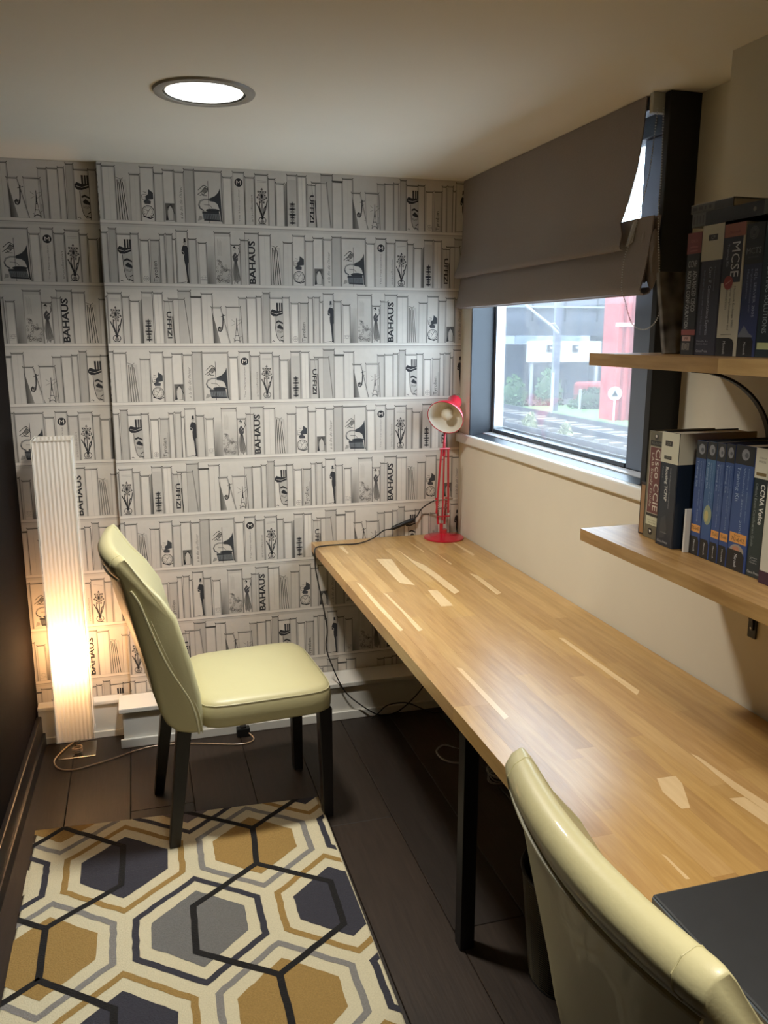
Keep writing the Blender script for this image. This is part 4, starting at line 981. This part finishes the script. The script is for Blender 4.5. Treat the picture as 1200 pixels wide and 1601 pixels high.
def kit(num=None, globe=False, big=False, tint=(46, 74, 124)):
    def d(c, w, h):
        c.rect(0, w, 0, h, lin(tint), 1, grad=(lin((36, 66, 130)), lin((36, 66, 130)), lin(tint), lin(tint)))
        c.rect(0, w, h*.85, h, lin((30, 32, 36)), 2); c.disc(w*.52, h*.93, min(w*.30, .0105), lin((132, 134, 138)), 3, ry=h*.045, n=20); c.disc(w*.58, h*.925, min(w*.14, .005), lin((84, 86, 92)), 4, n=10)
        c.text('Training Kit', w*.12, w*.34, h*.60 if not big else h*.55, h*.83, lin((150, 170, 200)), 3, rot=-90)
        c.text('Windows Server 2008', w*.50, w*.60, h*.30, h*.83, lin((130, 150, 186)), 3, rot=-90)
        c.text('Configuring Windows Server', w*.72, w*.80, h*.40, h*.83, lin((120, 144, 180)), 3, rot=-90)
        if globe:
            c.disc(w*.55, h*.38, w*.42, lin((140, 150, 120)), 4, ry=h*.085, n=16); c.disc(w*.45, h*.37, w*.2, lin((186, 170, 110)), 5, ry=h*.05, n=12)
        else:
            c.rect(w*.06, w*.94, h*.205 if not big else h*.225, h*.27 if not big else h*.305, lin((216, 150, 76)), 4); c.text(num, w*.16, w*.84, h*.222 if not big else h*.238, h*.255 if not big else h*.272, lin((60, 44, 30)), 5)
        if big: c.disc(w*.48, h*.155, w*.38, lin((150, 140, 130)), 4, ry=h*.06, n=18); c.disc(w*.45, h*.17, w*.2, lin((176, 120, 96)), 5, ry=h*.03, n=12); c.text('Exam', w*.3, w*.6, h*.28, h*.292, lin((90, 60, 36)), 5)
        c.poly([(0, 0), (w*.90, 0), (w*.90, h*.13), (w*.76, h*.165), (0, h*.165)], lin((16, 17, 20)), 6); c.text('Microsoft', w*.40, w*.54, h*.03, h*.135, lin((206, 208, 210)), 7, rot=-90)
    return d
def d_voice(c, w, h):
    c.rect(0, w, h*.77, h, lin((206, 202, 182)), 1); c.text('cisco', w*.22, w*.62, h*.92, h*.935, lin((110, 108, 92)), 3); c.text('PRESS', w*.22, w*.62, h*.89, h*.905, lin((110, 108, 92)), 3); c.rect(w*.12, w*.7, h*.79, h*.815, lin((120, 100, 60)), 2)
    c.text('CCNA Voice', w*.46, w*.72, h*.42, h*.73, lin((222, 222, 214)), 3, rot=-90, bold=.02); c.text('Official Exam Certification Guide', w*.16, w*.30, h*.24, h*.73, lin((130, 140, 140)), 3, rot=-90)
    for q in (.15, .13, .11): c.text('Cioara', w*.2, w*.62, h*q, h*(q+.014), lin((160, 166, 166)), 3)
    c.text('Cisco Press', w*.1, w*.8, h*.03, h*.05, lin((200, 202, 200)), 3)
def d_last(c, w, h): c.rect(0, w, 0, h*.10, lin((56, 24, 48)), 1); c.disc(w*.7, h*.06, w*.12, W_, 2)
book('small brown book at the left end of the lower shelf', -1.690, -1.7155, .120, .10, (44, 26, 22), d_brown, LZ)
book('olive grey lab study guide with a maroon panel, lower shelf', -1.7175, -1.7835, .240, .17, (104, 98, 78), d_ccie, LZ, x=-.232)
book('thick dark blue networking book with a white top, lower shelf', -1.785, -1.846, .246, .19, (24, 34, 48), d_tcp, LZ, x=-.245, side=s_tcp)
book('thin white booklet between the dark blue book and the training kits', -1.8665, -1.8735, .092, .15, (206, 204, 198), None, LZ, x=-.236, hard=.001)
gk = 'blue training kits on the lower shelf'
book('blue training kit marked 70-640, first of the row', -1.877, -1.9095, .237, .17, (36, 60, 112), kit('70-640'), LZ, group=gk)
book('blue training kit with a globe picture on its spine', -1.910, -1.9395, .239, .17, (44, 84, 128), kit(globe=True, tint=(60, 104, 140)), LZ, group=gk)
book('blue training kit marked 70-643, third of the row', -1.940, -1.966, .239, .17, (36, 60, 112), kit('70-643'), LZ, group=gk)
book('blue training kit marked 70-646, fourth of the row', -1.9665, -1.9925, .241, .17, (36, 60, 112), kit('70-646'), LZ, group=gk)
book('widest blue training kit marked 70-642, fifth of the row', -1.993, -2.046, .243, .17, (36, 60, 112), kit('70-642', big=True), LZ, group=gk)
book('dark teal voice exam guide with a cream top, right of the blue kits', -2.047, -2.092, .244, .17, (24, 40, 46), d_voice, LZ)
book('cream book with a plum foot at the right edge of the lower shelf', -2.094, -2.150, .240, .17, (206, 202, 186), d_last, LZ, x=-.236)

# ------------------------------------------------------------------ roman blind
bl = thing('roman_blind', 'taupe fabric roman blind half lowered over the window', 'blind', (-.01, -.65, 2.0))
def sheet(pts, y0, y1, th, name, m, ny=24, wav=.002, seed=1, right=None, y0f=None):
    """pts: (x, z) down the cloth; folded sheet with thickness; right(z, t) can shift the right edge"""
    r = random.Random(seed); a = []; nz = len(pts)
    ph = [r.uniform(0, 6) for _ in range(4)]
    rings = []
    for i, (x, z) in enumerate(pts):
        row = []
        for j in range(ny+1):
            t_ = j/ny; ye = y1+(right(z) if right else 0); ys = y0+(y0f(z) if y0f else 0); y = ys+(ye-ys)*t_
            wv = wav*(math.sin(y*7+ph[0])+.5*math.sin(y*17+ph[1]+z*9))
            row.append(Vector((x-abs(wv)*.8, y, z+.0006*math.sin(y*11+ph[2]))))
        rings.append(row)
    mb = MB(); F = [v for r_ in rings for v in r_]; Bk = []
    for i, r_ in enumerate(rings):
        p0 = Vector(pts[max(i-1, 0)]); p1 = Vector(pts[min(i+1, nz-1)]); d = (p1-p0).normalized(); nrm = Vector((-d.y, 0, d.x))
        if nrm.x < 0: nrm = -nrm
        if len(pts) > 14 and False: pass
        Bk += [v+Vector((nrm.x, 0, nrm.z))*th for v in r_]
    n1 = ny+1; fs = []
    for i in range(nz-1):
        for j in range(ny):
            q = i*n1+j; fs.append((q, q+1, q+1+n1, q+n1)); q2 = q+nz*n1; fs.append((q2, q2+n1, q2+1+n1, q2+1))
    for j in range(ny):
        q = j; fs.append((q, q+nz*n1, q+1+nz*n1, q+1)); q = (nz-1)*n1+j; fs.append((q, q+1, q+1+nz*n1, q+nz*n1))
    for i in range(nz-1):
        q = i*n1; fs.append((q, q+n1, q+n1+nz*n1, q+nz*n1)); q = i*n1+ny; fs.append((q, q+nz*n1, q+n1+nz*n1, q+n1))
    mb.add([(v.x+.01, v.y+.65, v.z-2.0) for v in F+Bk], fs)
    return mb.build(name, m, bl, smooth=True)
def redge(z): return -.0 if z > 2.05 else .062*min(1, (2.05-z)/.20)
sheet([(-.006, 2.199), (-.006, 2.12), (-.008, 2.03), (-.009, 1.945), (-.012, 1.936), (-.011, 1.928), (-.018, 1.895), (-.028, 1.862), (-.037, 1.842), (-.040, 1.830), (-.036, 1.822), (-.026, 1.820)], -.012, -1.278, .0035, 'upper_panel', M_blind, right=lambda z: .012*max(0, min(1, (2.16-z)/.05))+.070*max(0, min(1, (2.06-z)/.17))-(.045*max(0, min(1, (1.90-z)/.05))), wav=.0022)
sheet([(-.002, 1.90), (-.006, 1.85), (-.012, 1.80), (-.020, 1.755), (-.027, 1.725), (-.030, 1.712), (-.026, 1.704), (-.016, 1.702), (-.002, 1.706), (.006, 1.72)], -.006, -1.335, .0035, 'lower_fold', M_blind, wav=.0018, seed=4)
sheet([(.012, 1.90), (.006, 1.84), (.002, 1.79), (.0, 1.745), (.004, 1.735), (.012, 1.74)], -.02, -1.345, .003, 'rear_fold', M_blind, wav=.002, seed=6)
# white lining flap and folded ends at the free side
MB().hexa([(-.004, .65-1.226, -.170), (-.010, .65-1.250, -.166), (.000, .65-1.258, -.160), (.006, .65-1.232, -.165)], [(-.002, .65-1.250, -.115), (-.004, .65-1.262, -.105), (.004, .65-1.268, -.10), (.008, .65-1.256, -.108)]).build('lining_fold', M_lining, bl, bevel=.002)
for yy, zz in ((-1.300, -.112), (-1.335, -.13)):
    MB().rings([[Vector((.012+.012*math.cos(a), yy+.65+s_, zz-.0-zz_+.03*math.sin(a)*w_)) for a in [2*PI*k/12 for k in range(12)]] for s_, zz_, w_ in ((-.016, .085, 1.6), (-.005, .08, 2.6), (.006, .08, 2.4), (.012, .09, 1.4))]).build('fold_end', M_blind, bl, smooth=True)
MB().box(.012, .050, .65-1.300, .65-.015, .165, .199).build('headrail', M_alu, bl, bevel=.002)
MB().box(-.004, .045, .65-1.318, .65-1.301, .150, .199).build('end_bracket', mat('bracket_grey', (176, 178, 172), 0.4), bl, bevel=.002)
ch = [(-.015, -1.340, 2.154), (-.015, -1.330, 2.068), (-.015, -1.318, 1.992), (-.03, -1.297, 1.87), (-.05, -1.285, 1.80), (-.05, -1.278, 1.722), (-.04, -1.279, 1.692), (-.03, -1.307, 1.627), (-.02, -1.348, 1.610), (-.02, -1.395, 1.626), (-.02, -1.414, 1.663), (-.02, -1.403, 1.746), (-.02, -1.381, 1.894), (-.015, -1.375, 1.981), (-.015, -1.371, 2.057), (-.015, -1.365, 2.154)]
path = smooth_path(ch, 10); beads = MB(); acc = 0; last = path[0]
def bead(p, r=.0025):
    p = (p[0]+.01, p[1]+.65, p[2]-2.0)
    beads.add([(p[0]+r, p[1], p[2]), (p[0]-r, p[1], p[2]), (p[0], p[1]+r, p[2]), (p[0], p[1]-r, p[2]), (p[0], p[1], p[2]+r), (p[0], p[1], p[2]-r)], [(0, 2, 4), (2, 1, 4), (1, 3, 4), (3, 0, 4), (2, 0, 5), (1, 2, 5), (3, 1, 5), (0, 3, 5)])
carry = 0.0
for a, b in zip(path, path[1:]):
    d = (b-a).length; s_ = carry
    while s_ < d: bead(a+(b-a)*(s_/d)); s_ += .0066
    carry = s_-d
o = beads.build('bead_chain', mat('bead_metal', (190, 192, 194), 0.3), bl, smooth=True); o['kind'] = 'stuff'
MB().tube([(p.x+.01, p.y+.65, p.z-2.0) for p in path], .0006, 4).build('chain_thread', mat('bead_thread', (120, 120, 124), 0.5), bl)

# ------------------------------------------------------------------ outside the window
GZ = -1.2
E_ = lambda n, rgb, **k: mat(n, tuple(int(v*.70) for v in rgb), 0.9, **k)
gr = MB().box(-10, 120, 1.5, 150, GZ-.5, GZ).build('railway_ground', E_('ballast', (120, 114, 110), noise=.4, scale=3)); struct(gr, 'grey ballast ground of the railway outside')
struct(MB().box(12.9, 60, 3, 26, GZ, GZ+.10).build('grass_bank', E_('trackside_grass', (138, 186, 104), noise=.5, scale=6)), 'grassy strip beyond the railway tracks')
for i, (x, lab) in enumerate(((11.35, 'farthest railway track, beside the grass'), (8.6, 'middle railway track seen through the window'), (5.9, 'nearest railway track, low in the window'))):
    t = thing('railway_track', lab, 'railway track', (x, 18, GZ))
    for dx in (-.72, .72): MB().box(dx-.04, dx+.04, -14, 8.5, .10, .24).build('rail', E_('rail_steel', (70, 66, 74)), t)
    mb = MB()
    for k in range(32): mb.box(-1.1, 1.1, -14+.7*k, -13.75+.7*k, 0, .10)
    o = mb.build('sleepers', E_('sleeper', (150, 142, 136)), t); o['kind'] = 'stuff'
# footbridge and dark building
t = thing('station_bridge', 'dark grey covered station bridge above the tracks', 'bridge', (16, 28.5, GZ))
MB().box(-9, 9, -.3, 1.5, 2.77, 3.35).build('girder', E_('girder_grey', (66, 70, 84)), t)
MB().box(-9, 9, .2, 1.4, 3.35, 5.0).build('side_panel', E_('bridge_panel', (112, 118, 132), noise=.2, scale=1), t)
for k in range(12): MB().box(-9+1.5*k, -8.88+1.5*k, .05, .2, 3.35, 5.0).build('post', E_('girder_grey', (66, 70, 84)), t)
for z in (3.9, 4.45): MB().box(-9, 9, .0, .12, z, z+.07).build('handrail', E_('handrail_pale', (170, 176, 184)), t)
for x in (-8.5, -3.5, 1.6, 8): MB().box(x, x+.4, .3, .8, 0, 2.77).build('column', E_('girder_grey', (66, 70, 84)), t)
t = thing('trackside_building', 'low grey cabin building with a window below the white fascia', 'building', (15.6, 30.5, GZ))
MB().box(-2.7, 3.0, 0, 3, 0, 2.4).build('wall', E_('cabin_grey', (84, 88, 108), noise=.2, scale=2), t)
MB().box(-.30, .25, -.05, .0, 1.1, 1.6).build('window_frame', E_('cabin_white', (190, 196, 206)), t); MB().box(-.22, .17, -.07, -.02, 1.17, 1.53).build('pane', E_('cabin_pane', (70, 80, 104)), t)
MB().box(.75, .98, -.06, 0, .95, 1.15).build('notice', E_('cabin_white', (190, 196, 206)), t); MB().box(.7, 1.0, -.06, 0, 1.4, 1.55).build('wall_light', E_('cabin_white', (190, 196, 206)), t)
for k in range(20): MB().box(-.9+.12*k, -.86+.12*k, -.5, -.46, 0, .85).build('railing_bar', E_('rail_bar', (110, 116, 134)), t)
t = thing('white_fascia', 'long white fascia board with two small dark squares', 'sign board', (15.4, 27.6, GZ))
MB().box(-1.5, 1.75, 0, .25, 1.72, 2.55).build('board', E_('fascia_white', (236, 240, 244)), t)
for x in (-.6, .55):
    MB().box(x-.12, x+.14, -.03, 0, 2.12, 2.40).build('dark_square', E_('fascia_dark', (60, 64, 72)), t)
    MB().box(x+.02, x+.14, -.04, -.03, 2.26, 2.33).build('square_notch', E_('fascia_white', (236, 240, 244)), t)
for x in (-1.35, 1.6): MB().box(x, x+.1, .08, .18, 0, 1.72).build('post', E_('post_pale', (200, 206, 214)), t)
# overhead mast with its arm
t = thing('overhead_mast', 'grey overhead line mast with a slanted pale arm', 'mast', (13.2, 24, GZ))
MB().box(-.12, .12, -.08, .08, 0, 6.8).build('pole', E_('mast_grey', (128, 132, 150)), t)
MB().tube([(-1.8, -.2, 4.12), (-.65, -.15, 3.33), (-.38, -.12, 3.18), (0, -.1, 2.86)], .045, 8).build('arm', E_('arm_pale', (226, 230, 232)), t)
MB().tube([(-.45, -.15, 3.15), (-.2, -.15, 3.2), (0, -.1, 3.0)], .03, 6).build('insulator', E_('arm_pale', (226, 230, 232)), t)
# red corrugated shed
t = thing('red_corrugated_shed', 'tall red corrugated shed beyond the tracks', 'building', (13.32, 20.2, GZ))
prof = []
for k in range(28): prof += [(.28*k, 0), (.28*k+.09, 0), (.28*k+.12, .13), (.28*k+.25, .13)]
mb = MB(); mb.rings([[Vector((x, y, z)) for x, y in prof+[(7.9, .9), (0, .9)]] for z in (0, 6.2)]); mb.build('cladding', E_('red_cladding', (206, 70, 66), noise=.15, scale=2), t)
MB().box(-.15, 8, -.06, -.01, 3.05, 3.18).build('cladding_rail', E_('cladding_rail', (226, 150, 144)), t)
# sign on a pole
t = thing('round_sign', 'round white trackside sign with a black triangle on a thin pole', 'sign', (13.1, 19.85, GZ+.1))
MB().tube([(0, 0, 0), (0, 0, .95)], .03, 8).build('pole', E_('post_pale', (200, 206, 214)), t)
MB().lathe([(.0001, .0), (.21, .0), (.21, .03), (.0001, .03)], c=(0, 0, .9), n=28, axis=(-.5, -.86, 0)).build('disc', E_('fascia_white', (236, 240, 244)), t)
d_ = Vector((-.5, -.86, 0)).normalized(); s_ = Vector((.86, -.5, 0)).normalized(); c_ = Vector((0, 0, .9))+d_*.035
mb = MB(); tri = [c_+s_*-.11+Vector((0, 0, -.09)), c_+s_*.11+Vector((0, 0, -.09)), c_+Vector((0, 0, .12))]
mb.rings([tri, [q+d_*.01 for q in tri]]); mb.build('triangle', E_('sign_black', (24, 24, 28)), t)
for x, y, h in ((12.75, 23.3, 1.5), (14.3, 24.1, .85), (12.1, 27.6, .8)):
    o = MB().tube([(0, 0, 0), (0, 0, h)], .05, 8).build('marker_post', E_('post_pale', (200, 206, 214)), loc=(x, y, GZ))
    tag(o, {12.75: 'tallest white marker post beside the tracks', 14.3: 'short white marker post in front of the cabin railing', 'c': 'short white marker post left of the bushes'}['c' if y > 26 else x], 'post')
def bush(x, y, w, h, rgb, lab, seed, dens=420, loc_z=GZ):
    r = random.Random(seed); t = thing('bush', lab, 'bush', (x, y, loc_z)); mb = MB()
    for _ in range(dens):
        a = r.uniform(0, 2*PI); u = r.uniform(-.2, 1); rad = math.sqrt(max(0, 1-max(u, 0)**2))*r.uniform(.55, 1)
        c = Vector((w*rad*math.cos(a)*(1+.2*math.sin(3*a)), w*.7*rad*math.sin(a), h*(max(u, .02))*r.uniform(.75, 1.05)))
        s1 = Vector((r.uniform(-1, 1), r.uniform(-1, 1), r.uniform(-1, 1))).normalized()*.10; s2 = Vector((r.uniform(-1, 1), r.uniform(-1, 1), r.uniform(-1, 1))).normalized()*.07
        mb.add([c-s1, c+s2, c+s1, c-s2], [(0, 1, 2, 3)])
    o = mb.build('foliage', E_('leaf_%d_%d_%d' % rgb, rgb, noise=.3, scale=4), t, fix=False); o['kind'] = 'stuff'
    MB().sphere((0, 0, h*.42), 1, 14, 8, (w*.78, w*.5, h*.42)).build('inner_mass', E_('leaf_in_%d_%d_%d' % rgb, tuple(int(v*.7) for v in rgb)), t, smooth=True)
    MB().tube([(0, 0, 0), (0, 0, h*.6)], .05, 6).build('stem', E_('bark', (90, 78, 66)), t)
bush(13.05, 27.0, .60, 1.25, (106, 146, 84), 'pale green rounded bush at the left of the window view', 1, 700)
bush(14.35, 26.6, .62, 1.5, (96, 140, 80), 'tall green bush behind the tallest marker post', 2, 800)
bush(15.1, 24.6, .85, .85, (70, 112, 62), 'low dark green bush in front of the grey cabin', 3, 700)
bush(14.75, 19.5, .6, .75, (84, 116, 84), 'low bush right of the round sign', 5, 500, GZ+.1)
bush(7.25, 14.2, .22, .5, (196, 206, 150), 'pale flowering weeds between the near tracks', 6, 300)
bush(9.97, 19.4, .20, .5, (214, 218, 170), 'pale flowering weeds beyond the middle track', 7, 400)
bush(9.97, 17.2, .2, .42, (220, 222, 180), 'small pale weed clump right of the larger flowering weeds', 8, 220)
t = thing('distant_block', 'pale grey distant block glimpsed under the bridge girder', 'building', (17, 44, GZ))
MB().box(-9, 14, 0, 6, 0, 5.2).build('wall', E_('distant_pale', (186, 192, 200), noise=.2, scale=.4), t)
for k in range(7): MB().box(-8+3*k, -6.6+3*k, -.05, 0, 2.2, 3.6).build('pane', E_('distant_pane', (130, 144, 164)), t)
t = thing('red_container', 'low red container partly hidden behind the bushes', 'container', (16.6, 26.0, GZ))
MB().box(-.9, .9, 0, 1.2, 0, .95).build('body', E_('container_red', (190, 66, 66)), t, bevel=.15, seg=3); MB().box(.1, .3, -.03, 0, .6, .8).build('label_plate', E_('cabin_white', (190, 196, 206)), t)
